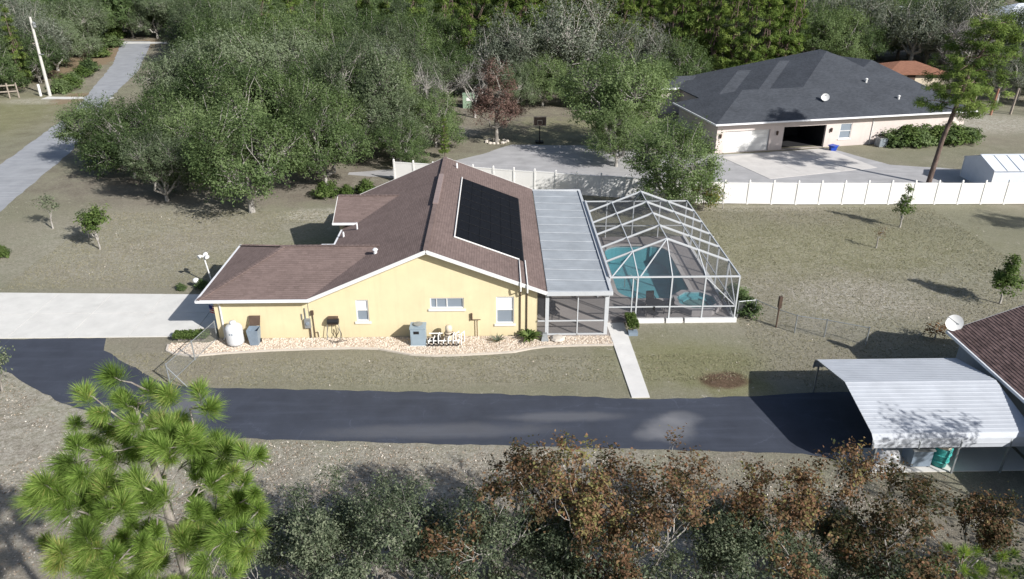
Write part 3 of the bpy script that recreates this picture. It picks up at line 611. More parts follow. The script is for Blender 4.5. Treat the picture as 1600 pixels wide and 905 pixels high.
# shingle tabs: the nearest in view as pieces, the others as one part
rg = random.Random(5); slope_len = math.hypot(BR - BX, BZ1 - BZ0); cu = (BR - BX) / slope_len; cz = (BZ1 - BZ0) / slope_len
tabs = []
rows = int(slope_len / .145)
for r in range(rows):
    for c in range(int((BY1 - BY0) / .31) + 1):
        ya = BY0 + c * .31 + (.155 if r % 2 else 0); yb = min(ya + .3, BY1)
        if yb - ya < .05: continue
        tabs.append((r, ya, yb))
def tab(m, r, ya, yb, dz):
    s0 = r * .145; s1 = s0 + .19
    P = lambda s, y, h: (BX + s * cu - h * cz, y, BZ0 + s * cz + h * cu)
    m.v += [P(s0, ya, .004), P(s0, yb, .004), P(s0, yb, .022 + dz), P(s0, ya, .022 + dz), P(s1, ya, .004), P(s1, yb, .004)]; n = len(m.v) - 6
    m.f += [(n, n + 1, n + 2, n + 3), (n + 3, n + 2, n + 5, n + 4), (n, n + 3, n + 4), (n + 1, n + 5, n + 2)]
M['bsh'] = [M['bshingle']] + [plain('brown_tab', tuple(x * k for x in (.15, .10, .092)), .95, .3, 2.5, bump=.5) for k in (.8, 1.15)]
key = lambda t: (t[0] * .145 * .9 + BX - 21) ** 2 + 0 * t[1] - (t[1] - 27.2) * .9
near = sorted([t for t in tabs if t[1] > 27.3 and BX + t[0] * .145 * cu < 25.6 - (32.7 - t[1]) * .5], key=lambda t: t[0])[:300]; ns = set(near)
for t in near:
    m = MB(); tab(m, *t, rg.uniform(0, .008)); o = m.build('shingle', 'bshingle', rf); o.data.materials[0] = rg.choice(M['bsh'])
m = MB()
for t in tabs:
    if t not in ns: tab(m, *t, rg.uniform(0, .008))
stuff(m.build('shingle_field', 'bshingle', rf))

# ================================================================== neighbour house (grey roof), own axes u, v
a11 = R_(11); c11, s11 = math.cos(a11), math.sin(a11)
def nb(u, v, z):
    X, Y, Z = 22.55 + u * c11 - v * s11, 76.5 + u * s11 + v * c11, z - 21
    return (X * .973, Y * .973, 21 + Z * .973)
N = thing('grey_roof_house', 'pinkish stucco house with grey hip roof and open garage', 'house', nb(15, 6, 0)[:2] + (0,))
sl_ = .41; ZB = 2.7
def nroof(*pl, t=.12, name='roof'):
    m = MB()
    for p in pl: m.slab([nb(*q) for q in p], t)
    return m.build(name, 'nroof', N)
zf = lambda v: ZB + sl_ * v
nroof([(0, 0, ZB), (31.1, 0, ZB), (24.2, 10.1, zf(10.1)), (22.3, 8.7, zf(8.7)), (19.5, 12.2, zf(12.2)), (12.8, 5.5, zf(5.5)), (5.5, 5.5, zf(5.5))])
nroof([(0, 0, ZB), (5.5, 5.5, zf(5.5)), (0, 11, ZB)], [(0, 11, ZB), (5.5, 5.5, zf(5.5)), (12.8, 5.5, zf(5.5)), (12.8, 11, ZB)])
nroof([(7.3, 0, ZB), (12.8, 5.5, zf(5.5)), (19.5, 12.2, zf(12.2)), (19.5, 13.6, zf(12.2)), (7.3, 25.8, ZB)][1:] + [(7.3, 5.5, ZB)], [(7.3, 25.8, ZB), (19.5, 13.6, zf(12.2)), (29, 25.8, ZB)], [(19.5, 12.2, zf(12.2)), (22.3, 8.7, zf(8.7)), (24.2, 10.1, zf(10.1)), (24.2, 16, zf(9)), (29, 25.8, ZB), (19.5, 13.6, zf(12.2))])
nroof([(31.1, 0, ZB), (31.1, 22, ZB), (24.2, 16, zf(9)), (24.2, 10.1, zf(10.1))])
nroof([(5.9, 5.5, ZB), (7.3, 5.5, ZB + .02), (16.1, 14.4, 6.37), (14.8, 14.4, 6.37)], [(5.9, 5.5, ZB), (14.8, 14.4, 6.37), (5.9, 23.3, ZB)], [(5.9, 23.3, ZB), (14.8, 14.4, 6.37), (16.1, 14.4, 6.37), (16.1, 23.3, ZB)], name='rear_roof')
nroof([(4.1, 9.6, ZB), (5.9, 9.6, ZB), (12.0, 15.7, 5.2), (10.2, 15.7, 5.2)], [(4.1, 9.6, ZB), (10.2, 15.7, 5.2), (4.1, 21.8, ZB)], [(4.1, 21.8, ZB), (10.2, 15.7, 5.2), (12, 15.7, 5.2), (12, 21.8, ZB)], name='rear_roof')
nroof([(1.6, 19.0, ZB), (5.0, 19.0, ZB), (7.5, 21.5, 3.72), (3.6, 21.5, 3.72)], [(1.6, 19.0, ZB), (3.6, 21.5, 3.72), (1.6, 24, ZB)], [(1.6, 24, ZB), (3.6, 21.5, 3.72), (7.5, 21.5, 3.72), (7.5, 24, ZB)], name='porch_roof')
m = MB(); m.bar(nb(-.05, -.04, ZB - .05), nb(31.15, -.04, ZB - .05), .12, .16); m.bar(nb(1.6, 18.95, ZB - .05), nb(4.9, 18.95, ZB - .05), .1, .2); m.bar(nb(4.1, 9.55, ZB - .05), nb(5.9, 9.55, ZB - .05), .1, .2); m.bar(nb(-.05, 0, ZB - .05), nb(-.05, 11, ZB - .05), .1, .16); stuff(m.build('gutter', 'gutter', N))
GB = -.538   # ground level in the scaled axes (world z = 0)
GB = 21 - 21 / .973
nf = lambda a, b, d: nb(a, .75 + d, b)
wall('wall', [(.6, GB), (30.5, GB), (30.5, ZB - .05), (.6, ZB - .05)], [rect(1.5, GB + .02, 6.7, 1.72), rect(8.3, GB + .02, 13.3, 1.86), rect(15.0, .25, 16.4, 1.9)], nf, 'npink', N, rev=.25)
window(15.0, .25, 16.4, 1.9, N, nf, 'h', 0, .07)
m = MB(); m.v = [nf(a, b, .2) for a, b in rect(1.5, GB + .02, 6.7, 1.72)]; m.f = [(0, 1, 2, 3)]; gdo = m.build('garage_door', 'white', N)
for i in range(5):
    z = GB + .06 + i * (1.72 - GB - .06) / 5; m = MB()
    m.slab([nf(1.56, z, .17), nf(6.64, z, .17), nf(6.64, z + .42, .17), nf(1.56, z + .42, .17)], .02, (0, 1, 0)); m.build('door_panel', 'white', gdo)
m = MB(); q = lambda u, v, z: nb(u, v, z)
m.quad(q(8.2, 6, GB), q(13.4, 6, GB), q(13.4, 6, 2), q(8.2, 6, 2)); m.quad(q(8.2, 1.01, GB), q(8.2, 6, GB), q(8.2, 6, 2), q(8.2, 1.01, 2)); m.quad(q(13.4, 1.01, GB), q(13.4, 6, GB), q(13.4, 6, 2), q(13.4, 1.01, 2)); m.quad(q(8.2, 1.01, 2), q(13.4, 1.01, 2), q(13.4, 6, 2), q(8.2, 6, 2)); m.quad(q(8.2, 1.6, GB + .02), q(13.4, 1.6, GB + .02), q(13.4, 6, GB + .02), q(8.2, 6, GB + .02)); m.build('garage_interior', 'dark', N)  # walls, ceiling and floor coloured near black for the garage's shade
for pl in (((.6, .75), (.6, 10.5)), ((.6, 10.5), (7, 10.5)), ((7, 10.5), (7, 25)), ((30.5, .75), (30.5, 21)), ((2, 19.6), (7, 19.6)), ((2, 19.6), (2, 23.5)), ((4.6, 10.2), (4.6, 21))):
    MB().quad(q(*pl[0], GB), q(*pl[1], GB), q(*pl[1], ZB - .1), q(*pl[0], ZB - .1)).build('wall', 'npink', N)
for u in (1.0, 7.5, 13.9):
    m = MB(); p = nf(u, 1.25, -.12); m.lathe(p[0], p[1], [(.02, p[2] + .28), (.13, p[2] + .2), (.1, p[2] - .12), (.03, p[2] - .2)], 8); m.build('wall_lamp', 'brown', N)
m = MB(); m.tube([nf(18.9, 2.5, -.06), nf(18.9, GB, -.06)], .045, 6); m.build('downspout', 'white', N)
for u, v, h in ((20.9, 5.9, .3), (23.0, 2.7, .25), (13.2, 8, .0)):
    if h: p = nb(u, v, zf(v)); MB().lathe(p[0], p[1], [(.12, p[2] - .1), (.12, p[2] + h), (.2, p[2] + h + .05), (.05, p[2] + h + .15)], 8).build('vent_pipe', 'white', N)
def dish(name, label, base, r, az, el, mast=.4):
    d = thing(name, label, 'satellite dish', base)
    x, y, z = base; MB().tube([(x, y, z), (x, y, z + mast)], .03, 6).build('mast', 'tone', d)
    f = Vector((math.sin(az) * math.cos(el), math.cos(az) * math.cos(el), math.sin(el))); a = f.orthogonal().normalized(); b = f.cross(a); c0 = Vector((x, y, z + mast)) + f * .1
    m = MB(); k = 18
    rings = [(0, 0), (.35, .02), (.7, .07), (1, .15)]
    for t, dd in rings: m.v += [tuple(c0 + (a * math.cos(2 * math.pi * i / k) + b * math.sin(2 * math.pi * i / k)) * r * max(t, .01) + f * r * dd * 1.5) for i in range(k)]
    for q_ in range(3): m.f += [(q_ * k + i, q_ * k + (i + 1) % k, (q_ + 1) * k + (i + 1) % k, (q_ + 1) * k + i) for i in range(k)]
    m.build('reflector', 'white', d, True)
    e = c0 + f * r * 1.3; MB().tube([tuple(c0 - b * r * .95 + f * r * .2), tuple(e)], .018, 5).build('feed_arm', 'tone', d)
    MB().tube([tuple(e - f * .06), tuple(e + f * .06)], .05, 6).build('feed_horn', 'tone', d); return d
dish('satellite_dish', 'white satellite dish on the grey hip roof above the garage', nb(14.0, 2.9, zf(2.9)), .42, R_(200), R_(35), .35)
dish('satellite_dish', 'pale satellite dish at the gable corner of the brown roof', (22.85, 32.9, 2.75), .42, R_(195), R_(20), .35)
# neighbour's small things
ac = thing('air_conditioner', 'grey air conditioner outside the pinkish wall by the hedge', 'air conditioner', nb(19.6, -.3, GB))
x, y, z = nb(19.6, -.3, GB); MB().box(x - .45, y - .4, .03, x + .45, y + .4, .98, rz=a11).build('cabinet', 'tone', ac); m = MB()
for i in range(7): m.box(x - .47, y - .42, .15 + i * .11, x + .47, y + .42, .19 + i * .11, rz=a11)
m.build('grille', 'bin', ac); MB().lathe(x, y, [(.34, .98), (.34, 1.03), (.1, 1.05)], 14).build('fan_guard', 'black', ac)
x, y = 35.0, 76.3; rb = thing('recycling_bin', 'bright blue bin on the apron by the open garage', 'bin', (x, y, 0))
m = MB(); m.tube([(x, y, .03), (x, y, .5)], [.36, .48], 4); m.build('tub', 'blue', rb); MB().box(x - .4, y - .4, .5, x + .42, y + .4, .56, rz=.6).build('rim', 'blue', rb)
hp = thing('basketball_hoop', 'basketball hoop on a dark post beside the grey court', 'basketball hoop', (4.62, 79.6, 0))
MB().tube([(4.62, 79.6, 0), (4.62, 79.6, 2.9)], .06, 8).build('post', 'black', hp); MB().box(3.95, 79.46, 1.95, 5.3, 79.5, 2.95).build('backboard', 'brown', hp)
m = MB()
for a, b in (((4.38, 79.44, 2.15), (4.86, 79.44, 2.15)), ((4.38, 79.44, 2.55), (4.86, 79.44, 2.55)), ((4.38, 79.44, 2.15), (4.38, 79.44, 2.55)), ((4.86, 79.44, 2.15), (4.86, 79.44, 2.55)), ((3.98, 79.445, 1.98), (5.27, 79.445, 1.98)), ((3.98, 79.445, 2.92), (5.27, 79.445, 2.92)), ((3.98, 79.445, 1.98), (3.98, 79.445, 2.92)), ((5.27, 79.445, 1.98), (5.27, 79.445, 2.92))): m.bar(a, b, .03, .05)
m.build('board_marking', 'beige', hp); MB().tube([(4.62 + .22 * math.cos(t), 79.2 + .22 * math.sin(t), 2.15) for t in [i * math.pi / 6 for i in range(13)]], .015, 5).build('rim', 'rust', hp)
m = MB().box(4.2, 79.6, .02, 5.05, 80.4, .22); m.build('base', 'black', hp)
x, y = -3.5, 97.8; ub = thing('utility_cabinet', 'pale green utility cabinet behind the rusty tree', 'utility cabinet', (x, y, 0)); MB().box(x - .75, y - .5, 0, x + .75, y + .5, 1.7).build('cabinet', 'sage', ub); MB().box(x - .8, y - .55, 1.7, x + .8, y + .55, 1.78).build('lid', 'sage', ub); MB().box(x - .3, y - .53, .95, x + .25, y - .51, 1.35).build('sticker', 'white', ub)
# metal shed behind the fence
SH = thing('metal_shed', 'pale steel shed with a gable end behind the white fence', 'shed', (45, 66, 0))
sx0, sx1, sy0, sy1, sm = 43.3, 52, 62.6, 67.2, 64.9
m = MB(); m.quad((sx0, sy0, 0), (sx1, sy0, 0), (sx1, sy0, 1.9), (sx0, sy0, 1.9)); m.quad((sx1, sy1, 0), (sx0, sy1, 0), (sx0, sy1, 1.9), (sx1, sy1, 1.9)); m.poly([(sx0, sy1, 0), (sx0, sy0, 0), (sx0, sy0, 1.9), (sx0, sm, 2.6), (sx0, sy1, 1.9)]); m.poly([(sx1, sy0, 0), (sx1, sy1, 0), (sx1, sy1, 1.9), (sx1, sm, 2.6), (sx1, sy0, 1.9)]); m.build('wall', 'shed', SH)
for i in range(8):
    x0 = sx0 - .1 + i * 1.16; m = MB()
    for ya, yb in ((sy0 - .12, sm), (sy1 + .12, sm)): m.slab([(x0, ya, 1.88), (x0 + 1.14, ya, 1.88), (x0 + 1.14, yb, 2.65), (x0, yb, 2.65)], .03)
    m.bar((x0, sy0 - .12, 1.9), (x0, sm, 2.67), .05, .06); m.build('roof_panel', 'shed', SH)
MB().bar((sx0 - .1, sm, 2.68), (sx1, sm, 2.68), .22, .05).build('ridge_cap', 'shed', SH)
m = MB(); m.box(sx0 - .03, sy0 - .02, 0, sx0 + .05, sy0 + .06, 1.9); m.box(sx0 - .03, sy1 - .06, 0, sx0 + .05, sy1 + .02, 1.9); m.build('corner_trim', 'white', SH)

# ================================================================== white vinyl fence
F = thing('vinyl_fence', 'long white vinyl privacy fence behind the pool cage', 'fence', (17, 60, 0))
fl = [(-9.3, 66.6), (6.9, 62.4), (17.0, 60.0), (25, 59.5), (60, 59.0)]; rgf = random.Random(3)
for a, b in zip(fl, fl[1:]):
    d = math.dist(a, b); k = max(1, round(d / 1.93)); an = math.atan2(b[1] - a[1], b[0] - a[0])
    for i in range(k):
        if a[0] > 24 and i > 12: break
        p = (a[0] + (b[0] - a[0]) * i / k, a[1] + (b[1] - a[1]) * i / k); q = (a[0] + (b[0] - a[0]) * (i + 1) / k, a[1] + (b[1] - a[1]) * (i + 1) / k); cx, cy = (p[0] + q[0]) / 2, (p[1] + q[1]) / 2; hl = math.dist(p, q) / 2 - .07; dz = rgf.uniform(-.03, .03)
        MB().box(p[0] - .065, p[1] - .065, 0, p[0] + .065, p[1] + .065, 2.06, rz=an).build('fence_post', 'fence', F)
        m = MB().tube([(p[0], p[1], 2.06), (p[0], p[1], 2.13)], [.11, .02], 4); m.build('post_cap', 'fence', F)
        m = MB().box(cx - hl, cy - .022, .06, cx + hl, cy + .022, 1.8 + dz, rz=an); m.box(cx - hl, cy - .04, 1.78 + dz, cx + hl, cy + .04, 1.88 + dz, rz=an); m.box(cx - hl, cy - .04, .05, cx + hl, cy + .04, .2, rz=an); m.build('fence_panel', 'fence', F)

# ================================================================== chain link
def chain(label, pts, h, posts, dark=None):
    f = thing('chain_link_fence', label, 'fence', (*pts[0], 0)); m = MB(); s_ = MB()
    for i, p in enumerate(pts): MB().tube([(*p, 0), (*p, h + .06)], .035, 6).build('post', 'tone', f)
    for a, b in zip(pts, pts[1:]):
        m.tube([(*a, h), (*b, h)], .022, 5); s_.quad((*a, .05), (*b, .05), (*b, h), (*a, h))
    m.build('top_rail', 'tone', f); s_.build('wire_mesh', 'chain', f); return f
chain('galvanised chain link fence running right from the pool cage', [(14.2, 39.4), (15.3, 39.6), (16.2, 38.35), (17.0, 37.55), (18.5, 37.0), (20.45, 36.05)], 1.1, 8)
c2 = chain('chain link gate fence from the house corner to the driveway', [(-15.85, 37.45), (-16.3, 35.2), (-16.75, 32.9)], 1.15, 3)
MB().tube([(-16.75, 32.9, 1.0), (-15.75, 32.55, .02)], .025, 6).build('brace', 'tone', c2); MB().tube([(-16.75, 32.9, .06), (-15.9, 37.4, .06)], .02, 6).build('bottom_rail', 'tone', c2)
bp = thing('fence_marker_post', 'dark tall post standing in the chain link fence', 'post', (16.15, 38.2, 0)); MB().tube([(16.15, 38.2, 0), (16.15, 38.2, 1.6)], .045, 6).build('pole', 'brown', bp); MB().box(16.06, 38.1, 1.3, 16.24, 38.3, 2.0).build('bird_box', 'brown', bp)

# ================================================================== beside the yellow wall
T = thing('propane_tank', 'white upright propane tank at the left end of the yellow wall', 'gas tank', (-14.6, 36.85, 0))
MB().lathe(-14.6, 36.85, [(.30, .0), (.36, .04), (.36, .14)], 20).build('base_ring', 'tone', T, True)
MB().lathe(-14.6, 36.85, [(.10, .06), (.38, .09), (.46, .17), (.47, .3), (.47, 1.0), (.45, 1.12), (.36, 1.24), (.2, 1.31), (.02, 1.33)], 28).build('body', 'tank', T, True)
MB().lathe(-14.6, 36.85, [(.17, 1.28), (.18, 1.45), (.15, 1.48), (.02, 1.5)], 16).build('valve_dome', 'tank', T, True)
m = MB()
for i in range(2): a = R_(-108 + i * 16); a2 = R_(-98 + i * 16); m.quad(*[(-14.6 + .474 * math.cos(t), 36.85 + .474 * math.sin(t), z) for t, z in ((a, .82), (a2, .82), (a2, .92), (a, .92))])
m.build('sticker', 'bin', T)
m = MB()
for sx in (-.3, .3): m.box(-14.6 + sx - .06, 36.6, 0, -14.6 + sx + .06, 37.1, .05)
m.build('foot', 'conc', T)
W = thing('trash_bin', 'blue grey wheeled bin beside the propane tank, with a dark slab for wall shade', 'bin', (-13.55, 36.95, 0))
m = MB(); m.slab([(-13.78, 36.68, .05), (-13.32, 36.68, .05), (-13.32, 37.14, .05), (-13.78, 37.14, .05)], .02)
for a, b in (((-1, -1), (1, -1)), ((1, -1), (1, 1)), ((1, 1), (-1, 1)), ((-1, 1), (-1, -1))):
    m.quad((-13.55 + a[0] * .23, 36.91 + a[1] * .23, .05), (-13.55 + b[0] * .23, 36.91 + b[1] * .23, .05), (-13.55 + b[0] * .31, 36.91 + b[1] * .3, .98), (-13.55 + a[0] * .31, 36.91 + a[1] * .3, .98))
m.build('body', 'bin', W); MB().slab([(-13.84, 37.2, 1.0), (-13.26, 37.2, 1.0), (-13.24, 37.42, 1.5), (-13.86, 37.42, 1.5)], .04, (0, 1, 0)).build('lid', 'brown', W)  # brown lid slab put in for the shade on the wall
for x in (-13.8, -13.3): MB().tube([(x - .03, 37.12, .12), (x + .03, 37.12, .12)], .12, 12).build('wheel', 'black', W)
MB().tube([(-13.8, 37.25, .95), (-13.8, 37.3, 1.0), (-13.3, 37.3, 1.0), (-13.3, 37.25, .95)], .02, 5).build('handle', 'black', W)
G = thing('electric_meter', 'grey meter box with conduits and tap on the yellow wall', 'meter', (-10.7, 37.5, 0))
MB().box(-10.83, 37.38, .7, -10.5, 37.54, 1.25).build('box', 'tone', G); MB().tube([(-10.66, 37.4, 1.0), (-10.66, 37.33, 1.0)], .1, 12).build('dial', 'glassd', G)
for x, z0, z1 in ((-10.75, 1.25, 1.9), (-10.6, 0, .7), (-10.35, 0, 1.75), (-10.95, 1.2, 1.55)): MB().tube([(x, 37.5, z0), (x, 37.5, z1)], .03, 6).build('conduit', 'tone' if z0 else 'brown', G)
MB().box(-10.42, 37.42, 1.5, -10.28, 37.53, 1.75).build('bracket', 'brown', G); MB().tube([(-10.1, 37.5, 0), (-10.1, 37.45, .45), (-10.1, 37.35, .5)], .03, 6).build('tap_pipe', 'beige', G)
HR = thing('hose_reel', 'dark wall hose reel with hose hanging to the rocks', 'hose reel', (-9.25, 37.4, 0))
MB().box(-9.5, 37.28, .95, -8.95, 37.54, 1.38).build('case', 'brown', HR); MB().tube([(-9.52, 37.33, 1.16), (-8.9, 37.33, 1.16)], .16, 12).build('drum', 'black', HR)
MB().tube([(-9.55, 37.36, 1.05), (-9.62, 37.3, .4), (-9.6, 37.2, .05)], .02, 5).build('leg', 'tone', HR); MB().tube([(-8.95, 37.36, 1.0), (-8.85, 37.3, .4), (-8.9, 37.2, .05)], .02, 5).build('leg', 'tone', HR)
hh = [(-9.3, 37.3, .98), (-9.32, 37.2, .5), (-9.15, 37.15, .22), (-8.95, 37.2, .5), (-8.98, 37.26, .8), (-8.8, 37.2, .5), (-8.75, 37.1, .1), (-9.1, 36.95, .06), (-9.5, 37.1, .06), (-9.2, 36.8, .06), (-8.5, 37.1, .06)]
MB().tube(hh, .022, 5).build('hose', 'black', HR)
A_ = thing('pool_heater', 'blue grey pool heater cabinet with dark vent on the rocks', 'pool heater', (-4.42, 36.75, 0))
MB().box(-4.84, 36.42, .06, -4.02, 37.1, 1.08).build('cabinet', 'heater', A_); MB().box(-4.87, 36.39, 1.08, -3.99, 37.13, 1.16).build('lid', 'heater', A_); MB().box(-4.66, 36.405, .78, -4.36, 36.42, .95).build('vent', 'black', A_); MB().box(-4.78, 36.412, .12, -4.1, 36.42, .62).build('access_panel', 'heater', A_); MB().box(-4.9, 36.38, 0, -3.96, 37.12, .06).build('base_pad', 'conc', A_)
MB().lathe(-4.42, 36.78, [(.2, 1.16), (.2, 1.22), (.26, 1.25), (.02, 1.27)], 12).build('flue_cap', 'tone', A_)
Q = thing('pool_filter', 'beige pool filter with pump and white manifold pipes on the rocks', 'pool equipment', (-2.9, 36.7, 0))
MB().lathe(-2.75, 36.85, [(.2, .02), (.24, .1), (.25, .55), (.2, .68), (.1, .75)], 18).build('filter_tank', 'beige', Q, True); MB().lathe(-2.75, 36.85, [(.26, .56), (.27, .6), (.26, .63)], 18).build('clamp_band', 'brown', Q); MB().lathe(-2.75, 36.85, [(.12, .74), (.12, .85), (.05, .9)], 10).build('valve_head', 'beige', Q); MB().lathe(-2.75, 36.85, [(.2, .68), (.19, 1.0), (.12, 1.08), (.02, 1.1)], 16).build('filter_dome', 'beige', Q, True)
MB().tube([(-3.9, 36.75, .2), (-3.45, 36.75, .2)], .14, 10).build('pump_motor', 'black', Q); MB().lathe(-3.35, 36.75, [(.14, .05), (.15, .35), (.1, .42)], 12).build('pump_basket', 'black', Q)
for i in range(7):
    x = -3.85 + i * .27; MB().tube([(x, 36.35, .04), (x, 36.36, .3 + .2 * (i % 3)), (x + .06, 36.6, .36 + .2 * (i % 3)), (x + .06, 36.95, .3)], .035, 6).build('pipe', 'pipe', Q)
    MB().box(x - .05, 36.29, .1, x + .05, 36.4, .22).build('valve', 'black', Q)
for z, x0, x1, y in ((.34, -3.9, -2.1, 36.44), (.56, -3.85, -3.1, 36.9), (.5, -2.5, -2.0, 36.8)): MB().tube([(x0, y, z), (x1, y, z)], .035, 6).build('pipe', 'pipe', Q)
for x in (-2.35, -2.05): MB().tube([(x, 36.5, .04), (x, 36.5, .75), (x + .15, 36.6, .8), (x + .15, 36.9, .7), (x + .15, 36.9, .04)], .035, 6).build('pipe', 'pipe', Q)
V = thing('irrigation_valve', 'brown irrigation valve on thin beige pipes against the wall', 'valve', (-1.3, 37.45, 0))
for x in (-1.25, -1.12): MB().tube([(x, 37.48, 0), (x, 37.48, 1.1)], .022, 6).build('pipe', 'beige', V)
MB().tube([(-1.5, 37.46, 1.1), (-.98, 37.46, 1.1)], .022, 6).build('pipe', 'brown', V); MB().tube([(-1.48, 37.46, 1.08), (-1.48, 37.46, 1.5)], .05, 8).build('vacuum_breaker', 'brown', V)
# flood light on a post behind the garage eave, globe lamp, flag
FL = thing('flood_light_pole', 'white post with twin flood lamps on the lawn behind the garage', 'flood light', (-18.55, 44.75, 0))
MB().tube([(-18.55, 44.75, 0), (-18.8, 44.75, 2.0)], .045, 8).build('post', 'white', FL)
for dx, dy in ((-.16, -.1), (.2, -.08), (.02, .14)):
    h = MB().tube([(-18.8, 44.75, 1.98), (-18.8 + dx, 44.75 + dy, 2.06), (-18.8 + dx * 1.5, 44.75 + dy * 2.2, 2.02)], [.04, .1, .15], 10).build('lamp_head', 'white', FL)
GL = thing('garden_globe', 'small white globe lamp in the shrubs by the driveway', 'garden lamp', (-19.4, 44.3, 0)); MB().lathe(-19.4, 44.3, [(.05, 0), (.05, .35), (.16, .4), (.2, .52), (.16, .64), (.02, .7)], 12).build('globe', 'white', GL, True)
fg = thing('wall_flag', 'small red white and blue flag hung at the garage corner', 'flag', (-15.95, 38.2, 1.3)); MB().tube([(-15.76, 38.3, 1.4), (-16.3, 38.2, 1.85)], .015, 5).build('staff', 'white', fg)
for i in range(7): MB().slab([(-16.28 + .0 * i, 38.2, 1.83 - i * .07), (-15.9, 38.26, 1.63 - i * .07), (-15.9, 38.26, 1.57 - i * .07), (-16.28, 38.2, 1.77 - i * .07)], .01, (0, 1, 0)).build('stripe', 'red' if i % 2 == 0 else 'white', fg)
MB().slab([(-16.285, 38.188, 1.84), (-16.12, 38.21, 1.75), (-16.12, 38.21, 1.5), (-16.285, 38.188, 1.59)], .006, (0, 1, 0)).build('canton', 'navy', fg)
# patio furniture
def chair(x, y, rz, label):
    c = thing('patio_chair', label, 'chair', (x, y, .1), 'dark patio chairs by the pool')
    def L_(m, name): 
        me_v = m.v; ca, sa = math.cos(rz), math.sin(rz); m.v = [(x + a * ca - b * sa, y + a * sa + b * ca, z + .1) for a, b, z in me_v]; return m.build(name, 'black', c)
    L_(MB().box(-.25, -.25, .4, .25, .25, .45), 'seat'); L_(MB().slab([(-.25, .25, .45), (.25, .25, .45), (.25, .33, .95), (-.25, .33, .95)], .03, (0, 1, 0)), 'backrest')
    for a in (-.23, .23):
        for b in (-.22, .24): L_(MB().bar((a, b, 0), (a, b, .41), .04, .04), 'leg')
        L_(MB().bar((a, -.25, .64), (a, .28, .66), .05, .03), 'armrest')
tb = thing('patio_table', 'dark round patio table between the pool and the cage front', 'table', (9.35, 39.95, .1))
MB().lathe(9.35, 39.95, [(.02, .78), (.55, .78), (.56, .82), (.02, .83)], 20).build('tabletop', 'black', tb); MB().lathe(9.35, 39.95, [(.3, .1), (.06, .16), (.05, .78)], 10).build('pedestal', 'black', tb)
for x, y, r, l in ((8.55, 40.1, 1.7, 'dark patio chair at the left of the round table'), (10.15, 40.05, -1.6, 'dark patio chair between round table and spa'), (9.3, 40.75, .1, 'dark patio chair on the pool side of the table'), (9.0, 39.35, 2.9, 'dark patio chair nearest the cage front'), (3.3, 39.4, .4, 'dark chair inside the lanai near its corner post')): chair(x, y, r, l)
pt = thing('planter_hedge', 'clipped green hedge in a grey trough beside the walkway', 'planter', (7.6, 38.2, 0)); MB().box(7.42, 37.35, 0, 7.95, 37.75, .22).build('trough', 'bin', pt); PT = pt
wb = thing('white_bucket', 'white bucket at the corner of the cage kick plate', 'bucket', (8.05, 38.65, 0)); MB().lathe(8.05, 38.65, [(.14, 0), (.17, .3), (.18, .31), (.15, .32)], 14).build('pail', 'white', wb)
rr = thing('white_boulder', 'pale flat boulder on the rocks below the lanai screen', 'boulder', (3.35, 37.0, 0)); MB().lathe(3.35, 37.0, [(.1, -.05), (.36, .02), (.42, .1), (.3, .2), (.05, .24)], 9).build('rock_body', 'kerb', rr)
dr = thing('splash_block', 'grey tapered block standing at the lanai corner post', 'block', (2.62, 36.98, 0)); MB().tube([(2.62, 36.98, 0), (2.62, 37.05, .42)], [.3, .17], 4).build('block_body', 'tone', dr)
# under the carport
tbr = thing('trash_barrel', 'teal barrel filled with a pale sack under the carport edge', 'barrel', (19.0, 25.75, 0)); MB().lathe(19.0, 25.75, [(.30, .04), (.36, .5), (.40, 1.0), (.37, 1.0), (.3, .8)], 18).build('drum', 'teal', tbr, True); MB().lathe(19.0, 25.75, [(.36, .9), (.34, 1.1), (.2, 1.22), (.02, 1.2)], 10).build('sack', 'beige', tbr, True)
for z in (.3, .65): MB().lathe(19.0, 25.75, [(.335 + z * .07, z), (.365 + z * .07, z + .03), (.335 + z * .07, z + .06)], 18).build('hoop', 'teal', tbr)
gc = thing('grey_cabinet', 'grey metal cabinet under the carport beside the teal barrel', 'cabinet', (18.1, 25.95, 0)); MB().box(17.65, 25.5, .1, 18.5, 26.3, .92).build('body', 'bin', gc); MB().box(17.6, 25.45, .92, 18.55, 26.35, .97).build('worktop', 'tone', gc)
for x in (17.72, 18.43):
    for y in (25.57, 26.23): MB().box(x - .04, y - .04, 0.04, x + .04, y + .04, .1).build('foot', 'black', gc)
wt = thing('white_drum', 'white drum lying under the carport left of the cabinet', 'drum', (16.8, 25.9, 0)); MB().tube([(16.3, 25.9, .36), (16.34, 25.9, .36), (17.2, 25.9, .36), (17.24, 25.9, .36)], [.2, .3, .3, .2], 14).build('drum_body', 'tank', wt, True); MB().box(16.4, 25.7, .03, 17.1, 26.1, .1).build('cradle', 'wood', wt)

